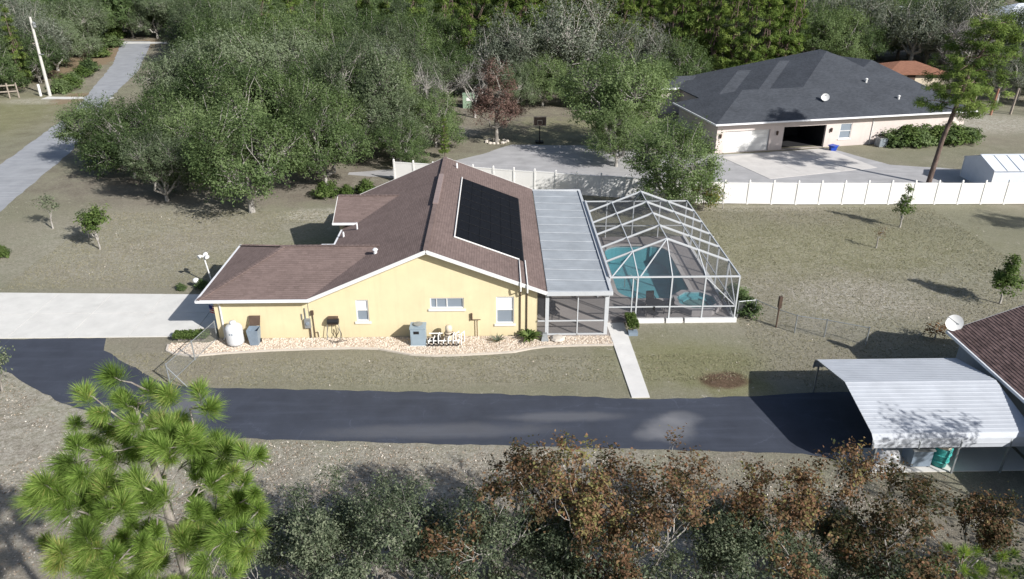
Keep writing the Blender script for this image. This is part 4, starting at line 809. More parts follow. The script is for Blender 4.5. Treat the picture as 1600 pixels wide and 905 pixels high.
# ================================================================== far left: pole, post, rail fence
U = thing('utility_pole', 'tall leaning pale utility pole beside the road', 'utility pole', (-61.4, 106.4, 0))
MB().tube([(-61.4, 106.4, 0), (-61.35, 106.4, 10.3)], [.22, .15], 10).build('pole', 'pole', U); MB().lathe(-61.0, 106.3, [(.02, 8.9), (.2, 9.0), (.2, 9.6), (.05, 9.7)], 10).build('transformer', 'tone', U)
MB().tube([(-61.35, 106.3, 9.3), (-60.6, 106.0, 9.5)], .05, 5).build('lamp_arm', 'tone', U); MB().box(-61.9, 106.3, 6.9, -61.3, 106.5, 7.0).build('crossarm', 'wood', U); MB().box(-61.3, 106.15, 5.5, -60.7, 106.3, 5.6).build('bracket', 'tone', U)
wp = thing('marker_post', 'short white marker post at the foot of the utility pole', 'post', (-62.6, 106.3, 0)); MB().tube([(-62.6, 106.3, 0), (-62.6, 106.3, 1.6)], .17, 8).build('post_body', 'white', wp)
rf_ = thing('rail_fence', 'weathered wooden rail fence at the wood edge', 'fence', (-66, 105, 0)); fp = [(-69.5, 103.8), (-67.6, 104.3), (-66.0, 104.9), (-65.0, 105.3)]
for p in fp: MB().tube([(*p, 0), (*p, 2.0)], .1, 6).build('post', 'wood', rf_)
for a, b in zip(fp, fp[1:]):
    for z in (.9, 1.7): MB().bar((*a, z), (*b, z), .06, .16).build('rail', 'wood', rf_)
# far right: pale metal roofed house, terracotta shed, timber posts
fh = thing('metal_roof_house', 'distant house with pale blue metal hip roof among the trees', 'house', (100, 160, 0))
def house_simple(par, x0, y0, x1, y1, ze, zr_, hip, roofm, wallm):
    ym = (y0 + y1) / 2; o = .6; m = MB()
    m.slab([(x0 - o, y0 - o, ze), (x1 + o, y0 - o, ze), (x1 - hip, ym, zr_), (x0 + hip, ym, zr_)], .15); m.slab([(x1 + o, y1 + o, ze), (x0 - o, y1 + o, ze), (x0 + hip, ym, zr_), (x1 - hip, ym, zr_)], .15); m.slab([(x0 - o, y1 + o, ze), (x0 - o, y0 - o, ze), (x0 + hip, ym, zr_)], .15); m.slab([(x1 + o, y0 - o, ze), (x1 + o, y1 + o, ze), (x1 - hip, ym, zr_)], .15); m.build('roof', roofm, par)
    m = MB()
    for a, b in (((x0, y0), (x1, y0)), ((x1, y0), (x1, y1)), ((x1, y1), (x0, y1)), ((x0, y1), (x0, y0))): m.quad((*a, 0), (*b, 0), (*b, ze), (*a, ze))
    m.build('wall', wallm, par)
house_simple(fh, 97, 151, 125, 167, 3.6, 7.2, 8, 'shed', 'sage')
MB().box(99, 150.9, 1, 100.4, 150.98, 2.8).build('window', 'glassd', fh); MB().box(103, 150.9, 0, 104.6, 150.98, 2.6).build('door', 'white', fh)
fs = thing('metal_roof_barn', 'long distant barn with pale metal roof behind trees', 'barn', (86, 165, 0)); house_simple(fs, 79, 166, 94, 176, 3.4, 5.6, 1, 'shed', 'npink'); MB().box(84, 165.9, 0, 87, 165.98, 2.6).build('door', 'dark', fs)
ts = thing('terracotta_roof_shed', 'low shed with terracotta roof behind the grey roof', 'shed', (61, 112, 0)); house_simple(ts, 56.3, 109.5, 64.5, 116, 2.1, 3.3, 3, 'tileroof', 'beige')
MB().box(59, 109.4, 0, 60.2, 109.47, 1.9).build('door', 'brown', ts)
for i, (x, y) in enumerate(((58.3, 91.6), (61.2, 92.2), (63.8, 92.4), (66.6, 91.2), (69.2, 91.0))):
    p = thing('timber_post', 'reddish timber post in the row by the sandy yard' if i in (1, 3) else 'grey weathered timber post in the row by the sandy yard', 'post', (x, y, 0), 'timber posts by the sandy yard')
    MB().tube([(x, y, 0), (x + .15, y, 3.2)], [.16, .12], 7).build('post_body', 'rust' if i in (1, 3) else 'wood', p)
# ================================================================== vegetation
rng = np.random.default_rng(11)
def tree_proto(name, label, cat, group, blobs, trunk_r, n_cl, per, cr, leaf, mat, bark, limbs=7, twigs=.35, lo=.5, asp=.6, flat=.75, up=.5, fork=.3, zmin=-.45, seed=0, spray=0):
    """trunk with limbs out to the crown, crown of leaf clumps; built round the origin"""
    rg = np.random.default_rng(seed); t = thing(name, label, cat, (0, 0, 0), group)
    cen = shell(rg, blobs, n_cl, lo, zmin); bl = np.array(blobs, float); top = bl[:, 2].max(); zf_ = bl[:, 2].min() * fork / .5 * .5
    v, tint = clumps(rg, cen, cr * rg.uniform(.7, 1.3, n_cl), per, leaf, asp, flat, up, np.array([bl[:, 0].mean(), bl[:, 1].mean(), bl[:, 2].mean() - .8]), spray=spray)
    obj_of(np_mesh('crown', v, 4, tint, mat), 'crown', t)
    mb = MB(); f = np.array([0, 0, max(.6, zf_)]); mb.tube([(0, 0, -.1), (.03, 0, f[2] * .5), tuple(f)], [trunk_r * 1.35, trunk_r, trunk_r * .85], 8, False)
    ends = []
    for b in bl:
        p = limb(mb, rg, f, b[:3] + np.array([0, 0, -b[5] * .25]), trunk_r * .75, trunk_r * .3, 6, .06, 4); ends += [q for q in p[1:]]
    ends = np.array(ends)
    for c in cen[rg.random(n_cl) < twigs]:
        e = ends[np.argmin(((ends - c) ** 2).sum(1))]; limb(mb, rg, e, c + (c - e) * .08, trunk_r * .22, trunk_r * .06, 4, .07, 3)
    mb.build('trunk', bark, t, True); return t
def blobs_round(rg, r, h, n=6, base=.35, squash=.62):
    """crown as several overlapping lobes, r wide and reaching h"""
    out = [(0, 0, h * .58, r * .74, r * .74, h * .40)]
    for i in range(n):
        a = 2 * math.pi * i / n + rg.uniform(-.4, .4); d = r * rg.uniform(.45, .62); rr = r * rg.uniform(.36, .52)
        out.append((d * math.cos(a), d * math.sin(a), h * rg.uniform(.2, .68), rr, rr, rr * rg.uniform(squash, squash + .3)))
    return out
PR = {}
prg = random.Random(4)
for i in range(5):
    PR['oak', i] = tree_proto('oak_tree', '', 'tree', 'live oaks of the wood', blobs_round(prg, 5.2, 9.5, 7), .24, 420, 62, .72, .20, 'oak' if i < 3 else 'oakg', 'palebark', twigs=.45, seed=20 + i, fork=.4, lo=.6, zmin=-.8, flat=.9, spray=.36, asp=.5)
for i in range(2):
    PR['moss', i] = tree_proto('mossy_oak_tree', '', 'tree', 'grey mossy oaks', blobs_round(prg, 6.0, 11.5, 8), .32, 340, 56, .8, .2, 'moss', 'palebark', twigs=.7, seed=40 + i, fork=.5, flat=1.25, up=.2, zmin=-.7, spray=.4)
for i in range(2):   # leafless grey crowns: mostly twigs
    PR['bare', i] = tree_proto('bare_tree', '', 'tree', 'leafless grey trees', blobs_round(prg, 3.6, 9.5, 6), .2, 130, 26, .9, .26, 'grey', 'palebark', twigs=1, asp=.16, seed=50 + i, fork=.8)
for i in range(3):
    bl = [(prg.uniform(-.4, .4), prg.uniform(-.4, .4), 2.6 + k * 1.6, 2.2 - k * .2 + prg.uniform(-.5, .4), 2.2 - k * .2 + prg.uniform(-.5, .4), 1.0) for k in range(8)]
    PR['pine', i] = tree_proto('pine_tree', '', 'tree', 'yellow green pines of the wood', bl, .16, 150, 74, .55, .34, 'pine', 'pinebark', twigs=.5, asp=.22, flat=.7, up=.7, seed=60 + i, fork=1.2, lo=.35)
for k, nm, mt in (('shrub', 'shrub', 'bright'), ('dshrub', 'shrub', 'oak')):
    PR[k, 0] = tree_proto(nm, '', 'shrub', 'shrubs', [(0, 0, .55, .8, .8, .6), (.4, .3, .5, .5, .5, .5), (-.4, -.2, .45, .5, .5, .45)], .05, 60, 40, .3, .14, mt, 'bark', twigs=.5, lo=.3, seed=70, zmin=-.8)
protos_used = set()
def put(key, x, y, s=1, rz=None, label=None, group=None, sz=None, name=None):
    p = PR[key]; rz = prg.uniform(0, 6.28) if rz is None else rz; sc_ = (s, s, sz if sz else s)
    if key not in protos_used: protos_used.add(key); o = p; o.location = (x, y, 0); o.rotation_euler = (0, 0, rz); o.scale = sc_
    else: o = copy_tree(p, (x, y, 0), rz, sc_)
    if label: o['label'] = label
    if group: o['group'] = group
    elif label and 'group' in o: del o['group']
    if name: o.name = name
    return o
LB = {'oak': 'grey green live oak in the dense wood behind the house', 'moss': 'grey mossy oak with pale limbs in the wood', 'bare': 'leafless pale grey tree among green crowns', 'pine': 'slender yellow green pine in the wood behind the court'}
kidx = {'oak': 5, 'moss': 2, 'bare': 2, 'pine': 3}
def wood(kind, x, y, s, **k):
    return put((kind, prg.randrange(kidx[kind])), x, y, s, label=k.pop('label', None) or LB[kind], group=k.pop('group', None) or {'oak': 'live oaks of the wood', 'moss': 'grey mossy oaks', 'bare': 'leafless grey trees', 'pine': 'yellow green pines of the wood'}[kind], **k)
# the oak grove left of the house, tree by tree: x, y, scale
one = lambda k, x, y, s, l: (lambda o: (o.__delitem__('group') if 'group' in o else None, o)[1])(put((k, prg.randrange(kidx[k])), x, y, s, label=l))
one('oak', -20.0, 58.6, .93, 'front live oak with pale short trunk on the sandy lawn edge'); one('oak', -28.0, 61.6, .66, 'small live oak left of the front oak, casting a streaked shadow')
one('oak', -38.4, 72.6, .72, 'live oak whose crown overhangs the grey road'); one('oak', -33.5, 68.2, .8, 'live oak in front of the road overhanging oak')
GROVE = [(-15.2, 65.0, .78), (-27.0, 67.5, .8), (-22.5, 71.5, 1.0), (-16.5, 70.5, .85), (-10.5, 74.5, .9), (-9.2, 71.0, .62), (-6.4, 78.5, .7), (-13.5, 77.5, 1.1), (-12, 85.5, 1.0), (-19.5, 79, .95), (-19, 87, 1.15), (-27, 76, 1.05), (-32.5, 76.5, .85), (-29, 85, 1.2), (-35, 86.5, .95), (-8.5, 92, .9), (-16, 95, 1.1), (-25, 95, 1.2), (-33, 97, 1.05), (-37.5, 103, .95), (-29, 104, 1.2), (-42, 115, 1.0), (-35, 113, 1.2), (-21, 104, 1.15), (-26, 113, 1.2), (-13.5, 104, 1.05), (-6.5, 103, .95), (-18, 113, 1.15)]
GL_ = ['live oak right of the front oak, behind the three green shrubs', 'dense oak between the small front oak and the road', 'full crowned oak standing straight behind the front oak', 'oak behind the shrubs beside the house gable', 'oak filling the grove edge left of the utility cabinet', 'low oak nearest the grey court', 'short oak at the grove corner facing the rusty cypress', 'tall oak in the middle of the grove above the house gable']
for i, (x, y, s) in enumerate(GROVE):
    k_ = prg.uniform(.82, 1.0); o = wood('oak', x, y, s * k_, sz=s * prg.uniform(.8, 1.08))
    if i < len(GL_): o['label'] = GL_[i]; o['group'] = 'oaks of the grove left of the house'
for x, y, s in ((-7.8, 86.5, .85), (-2.6, 92, .8), (-24, 90, .9)): wood('bare', x, y, s)
wood('moss', -35, 90, .8); wood('moss', -13, 90, .8)
# round the court
one('oak', 12.6, 76.5, 1.12, 'tall rounded oak between the court lawn and the grey roof'); one('oak', 14.1, 57.9, .83, 'grey green oak hiding the white fence behind the cage')
one('oak', 11.6, 71.0, .62, 'lower oak tucked between the two court oaks')
one('moss', 10.5, 107, 1.28, 'big silvery moss hung oak behind the court lawn'); one('moss', 1.5, 104, 1.0, 'silvery moss hung oak left of the big one behind the lawn'); one('moss', 18.5, 103, .95, 'silvery moss hung oak right of the big one behind the lawn')
for x, y, s in ((2.6, 97, .62), (6.0, 98.5, .7), (11.5, 97.5, .6), (15.5, 95.5, .66), (20, 97.5, .72), (24.5, 103, .9)): wood('oak', x, y, s, label='dark leafy oak at the shaded edge of the court lawn', group='dark oaks edging the court lawn')
CY = tree_proto('cypress_tree', 'rusty brown cypress in a stone ring beside the grey court', 'tree', None, [(0, 0, 3.4, 2.9, 2.9, 1.8), (.3, 0, 5.4, 2.3, 2.3, 1.8), (0, .2, 7.4, 1.5, 1.5, 1.6), (1.6, -.3, 3.2, 1.6, 1.6, 1.1), (-1.5, .4, 3.4, 1.5, 1.5, 1.2)], .2, 210, 46, .6, .22, 'cypress', 'bark', twigs=.5, asp=.35, seed=90, fork=.5); CY.location = (0, 80.4, 0)
ring = thing('stone_ring', 'ring of pale stones round the rusty cypress trunk', 'stone ring', (0, 80.4, 0))
for i in range(14):
    a = i * math.pi / 7 + prg.uniform(-.1, .1); r = 1.1 + prg.uniform(-.1, .1); x, y = r * math.cos(a), 80.4 + r * math.sin(a) * .8; s = prg.uniform(.16, .26)
    MB().lathe(x, y, [(s * .8, -.03), (s, .08), (s * .7, s * .9), (s * .2, s)], 6).build('stone', 'kerb', ring)
one('pine', -5.2, 74.3, .28, 'small bright pine sapling at the court corner by the grove'); 
put(('shrub', 0), 17.6, 63.2, 2.0, label='yellow green bush in front of the fence side oak'); 
yb = tree_proto('shrub', 'yellowing shrub by the white fence right of the cage', 'shrub', None, [(0, 0, 1.6, 1.3, 1.2, 1.4), (.6, 0, 1.0, .9, .8, .8)], .05, 70, 36, .4, .16, 'yell', 'bark', twigs=.6, seed=93, lo=.3); yb.location = (16.9, 58.3, 0)
# pines and mixed wood behind
clear = lambda x, y: (x > 24 and y < 108 and x < 75) or (x > 47 and y < 124 and x < 70)
cnt = 0
for j in range(9):
    y0 = 106 + j * 6.4
    for i in range(60):
        x = -12 + i * 3.9 + prg.uniform(-1.4, 1.4); y = y0 + prg.uniform(-2.4, 2.4)
        if x > .66 * y - 4 or clear(x, y) or (x < 25 and y < 110): continue
        u_ = prg.random()
        if x > 52: 
            if (y > 140 and 70 < x < 130) or u_ > .8: continue
            kd = 'moss' if u_ < .3 else 'oak' if u_ < .72 else 'bare'
            if 96 < x < 125 and y > 130: continue
        elif x < 0: kd = 'oak' if u_ < .5 else 'pine' if u_ < .93 else 'bare'
        elif 27 < x < 38: kd = 'bare' if u_ < .12 else 'pine'
        else: kd = 'pine' if u_ < .88 else 'bare' if u_ < .91 else 'oak'
        wood(kd, x, y, prg.uniform(.85, 1.25) * (1.0 if kd != 'oak' else .95)); cnt += 1
# wood left of the road and beyond the grove
edge = lambda y: -62.8 - max(0, y - 108) * .30
for j in range(15):
    y = 106.5 + j * 4.2
    for i in range(8):
        x = edge(y) - 3.2 - i * 5.2 + prg.uniform(-1.3, 1.3) - (0 if y > 109 else 3)
        if x < -.64 * y - 6: continue
        u_ = prg.random(); kd = 'oak' if u_ < .84 else 'bare' if u_ < .88 else 'pine' if u_ < .93 else 'moss'
        wood(kd, x, y + prg.uniform(-1.5, 1.5), prg.uniform(.75, 1.1), label={'oak': 'grey green live oak in the wood left of the road', 'bare': 'leafless grey tree in the wood left of the road', 'pine': 'yellow green pine in the wood left of the road', 'moss': 'grey mossy oak in the wood left of the road'}[kd], group='trees left of the road'); cnt += 1
one('moss', -69.5, 103.2, .55, 'silvery blue oak by the rail fence at the left edge')
for j in range(9):
    y = 116 + j * 6.0
    for i in range(12):
        x = -.42 * y + 8.5 + i * 6.4 + prg.uniform(-2, 2)
        if x > -14 or x > -9 : continue
        if x < -.425 * y + 3: continue
        wood('oak' if prg.random() < .82 else 'bare' if prg.random() < .2 else 'pine', x, y + prg.uniform(-2, 2), prg.uniform(.9, 1.2)); cnt += 1
print('wood trees', cnt)
# far-off wood, one mass
rg2 = np.random.default_rng(8); V_, T_ = [], []
for k in range(620):
    y = rg2.uniform(163, 345); x = rg2.uniform(-.66, .7) * y
    if y < 165 and -.47 * y < x < -.42 * y: continue
    if 92 < x < 132 and y < 185: continue
    if 76 < x < 97 and 160 < y < 180: continue
    if x > 60 and rg2.random() < .2: continue
    s = rg2.uniform(.8, 1.25); h = 9.5 * s; cen = shell(rg2, [(x, y, h * .6, 4 * s, 4 * s, h * .4), (x + 1.5, y + 1, h * .5, 3 * s, 3 * s, h * .3)], 42, .5)
    v, t = clumps(rg2, cen, 1.3 * s, 9, .85, .7); V_.append(v); T_.append(np.clip(t + rg2.normal(0, .12), 0, 1))
dw = obj_of(np_mesh('distant_woods', np.concatenate(V_), 4, np.concatenate(T_), 'oak'), 'distant_woods'); dw['kind'] = 'stuff'; dw['label'] = 'far off wood closing the view'
for x, y, s in ((-76, 167, 1.0), (-70.5, 166, .95), (-65, 165, 1.0), (-82, 170, 1.1), (-78, 177, 1.1), (-72, 175, 1.0), (-86, 180, 1.1)): wood('oak', x, y, s, label='grey green live oak closing the end of the road', group='oaks closing the end of the road')
for x, y, s in ((66, 99, .62), (70, 101, .7), (75, 103, .75), (80, 106, .8), (63, 101, .55), (86, 112, 1.0), (92, 118, 1.05), (79, 117, .9), (85, 124, 1.1), (72, 96, .5)): wood('oak' if x % 2 else 'moss', x, y, s, label='dark oak behind the timber posts on the right', group='trees behind the timber posts')
# bright bushes along the road verge
for i, (x, y, s) in enumerate(((-60.8, 108.4, 2.0), (-61.6, 111.5, 2.2), (-62.5, 114.8, 1.9), (-64.0, 121, 1.8), (-65.5, 126, 2.2), (-70.5, 141, 2.2), (-74, 153, 2.4), (-79, 166, 2.6))): put(('shrub' if i % 2 else 'dshrub', 0), x, y, s, label='light green verge bush at the wood edge by the road' if i % 2 else 'dull green verge bush at the wood edge by the road', group='verge bushes', sz=s * .8)
# front shrubs
for x, y, s, l in ((-14.6, 62.3, 1.25, 'round green shrub, leftmost of three beyond the entry roof'), (-13.0, 62.7, .85, 'smallest green shrub between two beyond the entry roof'), (-11.4, 63.1, 1.15, 'bright green shrub nearest the left house gable'), (-34.9, 49.6, .75, 'low bright shrub at the left picture edge')): put(('shrub', 0), x, y, s, label=l)
for x, y, s, l in ((14.75, 40.0, 1.1, 'dark clipped bush at the right front corner of the cage'), (14.7, 41.6, 1.0, 'dark bush against the right side of the cage'), (-19.0, 44.2, .55, 'low dark shrub at the driveway beside the globe lamp'), (-20.3, 44.0, .4, 'tiny dark shrub left of the globe lamp')): put(('dshrub', 0), x, y, s, label=l)
for i, (u, v, s) in enumerate(((21.2, -.5, 1.9), (22.6, -.4, 2.3), (24.0, -.6, 2.1), (25.4, -.4, 2.2), (26.8, -.5, 2.0), (28.2, -.4, 2.2), (29.5, -.6, 1.9), (30.6, -.3, 1.6))):
    p = nb(u, v, 0); put(('shrub' if i % 2 else 'dshrub', 0), p[0], p[1], s, label='leafy foundation shrub along the pinkish wall', group='shrubs along the pinkish wall', sz=s * .8)
# hedges
def hedge(name, label, x0, y0, x1, y1, h, mat, n, par=None, z0=0):
    t = par or thing(name, label, 'hedge', ((x0 + x1) / 2, (y0 + y1) / 2, 0)); o3 = np.array(ORG[t.name]); rg = np.random.default_rng(n)
    c = np.stack([rg.uniform(x0, x1, n), rg.uniform(y0, y1, n), z0 + h * rg.uniform(.3, 1, n) ** .6], 1) - o3
    d = rg.normal(size=(n, 3)); d[:, 2] += .8; obj_of(np_mesh('foliage', leaves(rg, c, d, .11, .6), 4, np.clip(rg.normal(.5, .22, n), 0, 1), mat), 'foliage', t); return t
hd = hedge('low_hedge', 'low clipped hedge at the garage corner beside the rock bed', -18.2, 37.1, -16.3, 37.75, .5, 'bright', 3000); MB().box(-18.0, 37.3, 0, -16.5, 37.6, .3).build('stems', 'bark', hd)
hedge('', '', 7.4, 37.4, 8.0, 38.9, .65, 'bright', 2200, PT, .1)
# ornamental saplings on the lawns
def sapling(name, label, x, y, blobs, mat, n, per, cr, lf, tr=.06, bark='palebark', **k):
    t = tree_proto(name, label, 'tree', None, blobs, tr, n, per, cr, lf, mat, bark, seed=int(abs(x * 7 + y)), **k); t.location = (x, y, 0); return t
sapling('young_tree', 'young bushy green tree on the lawn left of the garage', -28.7, 50.9, [(0, 0, 2.2, 1.0, 1.0, 1.0), (.3, .2, 2.7, .7, .7, .7), (-.3, 0, 1.7, .6, .6, .6)], 'bright', 75, 34, .36, .16, twigs=.6, lo=.2)
sapling('young_tree', 'thin sparse sapling left of the bushy young tree', -34.3, 55.2, [(0, 0, 2.2, .8, .8, .9), (.4, 0, 1.7, .5, .5, .6)], 'sapl', 34, 16, .4, .14, twigs=1, lo=.2)
sapling('young_tree', 'small sparse sapling by the fence corner near the shrub', -30.6, 53.2, [(0, 0, 1.7, .55, .55, .6)], 'sapl', 20, 14, .3, .13, .04, twigs=1, lo=.2)
sapling('young_tree', 'young pointed tree with bare tip in front of the white fence', 31.2, 54.1, [(0, 0, 1.5, .75, .75, .7), (0, 0, 2.2, .5, .5, .7), (.05, 0, 3.0, .3, .3, .6)], 'bright', 62, 26, .28, .14, twigs=.7, lo=.2)
sapling('young_tree', 'conical dark green young tree at the right edge of the lawn', 31.0, 40.95, [(0, 0, 1.5, .95, .95, .8), (0, 0, 2.2, .75, .75, .8), (.05, 0, 2.9, .4, .4, .6)], 'bright', 110, 34, .3, .14, twigs=.4, lo=.2, bark='palebark')
sapling('bare_sapling', 'short leafless pale sapling on the right lawn', 27.45, 50.0, [(0, 0, 1.0, .5, .5, .45), (.25, 0, 1.3, .3, .3, .3)], 'brownleaf', 24, 5, .25, .1, .05, twigs=1, lo=.3)
sapling('bare_sapling', 'thin leafless shrub against the white fence right of the cage', 18.6, 58.6, [(0, 0, 1.0, .45, .45, .5)], 'grey', 22, 6, .25, .12, .03, twigs=1, lo=.3, asp=.2)
sapling('dead_shrub', 'wilted dark shrub by the fence in the gable shadow', 24.6, 36.6, [(0, 0, .6, .6, .5, .5)], 'brownleaf', 22, 10, .3, .14, .04, twigs=1, lo=.3)
# agave and big leaved plant on the rocks
def rosette(name, label, x, y, n, ln, wd, mat, lift, seed):
    t = thing(name, label, 'plant', (x, y, 0)); rg = random.Random(seed)
    for i in range(n):
        a = i * 2.399; e = lift + rg.uniform(-.2, .25); L_ = ln * rg.uniform(.75, 1.15); d = Vector((math.cos(a), math.sin(a), 0)); s = Vector((-d.y, d.x, 0)); m = MB(); pr = []
        for k in range(5):
            f = k / 4; c = Vector((x, y, .05)) + d * (L_ * f * math.cos(e) * (1 + .25 * f)) + Vector((0, 0, L_ * (f * math.sin(e) - .45 * f * f * (1 if ln > .6 else .3)))); w_ = wd * (.35 + 1.3 * f - 1.6 * f * f) if k < 4 else .004
            m.v += [tuple(c - s * w_ + Vector((0, 0, w_ * .4))), tuple(c), tuple(c + s * w_ + Vector((0, 0, w_ * .4)))]
        for k in range(4): b = k * 3; m.f += [(b, b + 1, b + 4, b + 3), (b + 1, b + 2, b + 5, b + 4)]
        o = m.build('leaf', mat, t)
        at = o.data.attributes.new('tint', 'FLOAT', 'FACE'); at.data.foreach_set('value', [rg.uniform(.3, .85)] * len(o.data.polygons))
rosette('agave_plant', 'small blue grey agave on the rock bed', -.05, 36.75, 22, .55, .06, 'moss', .8, 1)
rosette('leafy_plant', 'big leaved green plant on the rocks at the house corner', 1.75, 36.95, 46, .95, .12, 'bright', .95, 2)

# ---------------------------------------------------------------- tall pine in the neighbour yard
rp_ = np.random.default_rng(77); PT2 = thing('tall_pine_tree', 'tall leaning pine with open crown before the grey roofed house', 'tree', (39.1, 64.9, 0)); mb = MB()
tk = [np.array(p) for p in ((0, 0, -.1), (.35, .1, 4.0), (1.0, .1, 8.0), (1.3, .2, 10), (2.2, .2, 12.2), (2.7, .2, 14))]; mb.tube([tuple(p + np.array([39.1, 64.9, 0])) for p in tk], [.24, .2, .17, .15, .1, .05], 8, False); cen = []
def trunk_at(z):
    for a, b in zip(tk, tk[1:]):
        if z <= b[2]: return a + (b - a) * (z - a[2]) / (b[2] - a[2])
    return tk[-1]
for i in range(44):
    z = 6.4 + 7.5 * (i / 43) ** .9; p = trunk_at(z); a = i * 2.4 + rp_.uniform(-.3, .3); L_ = (3.6 - 2.2 * abs((z - 9.0) / 6)) * rp_.uniform(.7, 1.1); e = p + np.array([math.cos(a) * L_, math.sin(a) * L_, rp_.uniform(-.3, .6)])
    o_ = np.array([39.1, 64.9, 0]); limb(mb, rp_, p + o_, e + o_, .055, .018, 4, .06, 3)
    for k in range(6): t_ = rp_.uniform(.4, 1.05); cen.append(p + (e - p) * t_ + rp_.normal(size=3) * np.array([.4, .4, .22]))
mb.build('trunk', 'pinebark', PT2, True)
v, t_ = clumps(rp_, np.array(cen), .55, 95, .32, .16, .6, .6, np.array([1.5, 0, 8.])); obj_of(np_mesh('crown', v, 4, t_, 'pine'), 'crown', PT2)

# ---------------------------------------------------------------- foreground trees
def recursive(rg, mb, p, d, L_, r, lvl, tips, k=5, side=.72):
    """a limb in three bent pieces that forks; tips collects the ends"""
    pts = [p]; q = p; dd = d
    for i in range(3):
        dd = unit(dd + rg.normal(size=3) * .16 + np.array([0, 0, .10])); q = q + dd * L_ / 3; pts.append(q)
    mb.tube([tuple(x) for x in pts], [r, r * .88, r * .76, r * .62], k, False)
    if lvl == 0: tips += [(pts[2], dd), (pts[3], dd)]; return
    n = 3 if rg.random() < .6 else 2
    for i in range(n):
        s = pts[3] if i < 2 else pts[2]; nd = unit(dd * .85 + unit(rg.normal(size=3)) * side + np.array([0, 0, .12])); recursive(rg, mb, s, nd, L_ * rg.uniform(.62, .82), r * .6, lvl - 1, tips, max(3, k - 1), side)
    if lvl <= 2: tips.append((pts[2], dd))
def bush_tree(name, label, x, y, h, seed, mat, bark, per, lf, lvl=4, stems=1, L0=.34, cr=.34, asp=.6, r0=.09, up=.3, side=.72):
    rg = np.random.default_rng(seed); t = thing(name, label, 'tree', (x, y, 0)); mb = MB(); tips = []
    for s_ in range(stems):
        d = unit(np.array([rg.normal() * .14, rg.normal() * .14, 1.])); recursive(rg, mb, np.array([rg.normal() * .2, rg.normal() * .2, -.1]), d, h * L0, r0, lvl, tips, 7, side)
    c = np.array([q for q, _ in tips]); zs = h / max(c[:, 2].max() + cr * .5, .1)
    V = np.array(mb.v); V *= zs; mb.v = [(q[0] + x, q[1] + y, q[2]) for q in V]; c = c * zs
    mb.build('trunk', bark, t, True); v, ti = clumps(rg, c, cr * rg.uniform(.6, 1.3, len(c)), per, lf, asp, .85, up, c.mean(0) * np.array([1, 1, .7]), spray=.5); obj_of(np_mesh('crown', v, 4, ti, mat), 'crown', t); return t
TO = [(-.2, 18.4, 6.3, 1, 'rust leaved scrub oak, leftmost of the brown foreground oaks'), (1.9, 18.2, 7.5, 2, 'tallest rust leaved scrub oak reaching over the driveway edge'), (3.9, 18.6, 5.9, 3, 'rust leaved scrub oak with bright bare forked limb'), (4.9, 18.0, 6.5, 4, 'rust leaved scrub oak left of the pale green thicket'), (9.5, 18.2, 6.6, 5, 'slim rust and green scrub oak left of the carport leg'), (11.2, 18.3, 4.6, 6, 'low rust leaved scrub oak before the carport drums'), (12.9, 18.0, 5.6, 7, 'rust leaved scrub oak before the teal barrel'), (14.4, 18.3, 3.9, 8, 'small rust leaved scrub oak rightmost in the row')]
for x, y, h, s, l in TO: bush_tree('scrub_oak_tree', l, x, y, h, 100 + s, 'turkey', 'palebark', 9 + s % 3 * 2, .105, 5, 1 + s % 2, .27, .22, .62, .055, .3, .58)
SO = [(-6.2, 18.5, 5.1, 1, 'pale green sapling oak next to the big foreground pine'), (-4.6, 18.3, 5.0, 2, 'green sapling oak with pale twin stems right of the pine'), (-3.1, 18.2, 5.8, 3, 'bright topped green sapling oak in the left thicket'), (-1.6, 18.6, 5.5, 4, 'green sapling oak beside the brown foreground oaks'), (6.7, 17.8, 4.2, 5, 'pale green sapling oak among the brown foreground oaks'), (7.9, 18.0, 4.4, 6, 'grey green sapling oak before the carport shadow'), (-2.4, 19.2, 3.6, 7, 'low green sapling at the sandy gap in the thicket'), (.9, 19.3, 3.4, 8, 'low grey green sapling under the tallest rust leaved oak'), (3.2, 17.6, 3.9, 9, 'grey green brush below the bare forked limb'), (10.6, 18.9, 3.2, 10, 'low dull brush below the slim rust and green oak'), (12.5, 17.3, 3.6, 11, 'grey green brush at the foot of the right rust oaks'), (-7.3, 19.4, 3.4, 12, 'low pale brush directly right of the big pine crown')]
for x, y, h, s, l in SO: bush_tree('sapling_oak_tree', l, x, y, h, 200 + s, 'sapl', 'palebark', 14, .095, 5, 2, .27, .24, .5, .05)
bush_tree('scrub_oak_tree', 'leaning scrub oak beyond the right end of the carport, shading its roof', 24.2, 19.0, 9.0, 120, 'turkey', 'palebark', 6, .15, 5, 1, .26, .3, .62)
bush_tree('sapling_oak_tree', 'oak beyond the right edge shading the lawn by the fence', 46.8, 48.6, 7.0, 121, 'sapl', 'palebark', 22, .2, 4, 1, .27, .5, .62)
for i, (x, y, h) in enumerate(((-3.2, 14.6, 5.0), (-.4, 14.2, 5.2), (2.4, 14.8, 5.0), (5.2, 14.2, 5.3), (8.0, 14.6, 5.1), (10.8, 14.3, 5.3), (13.6, 14.8, 5.0), (16.4, 14.4, 5.2), (19.2, 15.2, 4.8), (21, 17.0, 4.2))):
    t = bush_tree('sapling_oak_tree', 'sapling oak below the lower picture edge shading the near ground', x, y, h, 300 + i, 'sapl', 'palebark', 12, .12, 4, 2, .27, .42, .55, .05); t['group'] = 'saplings below the lower edge'
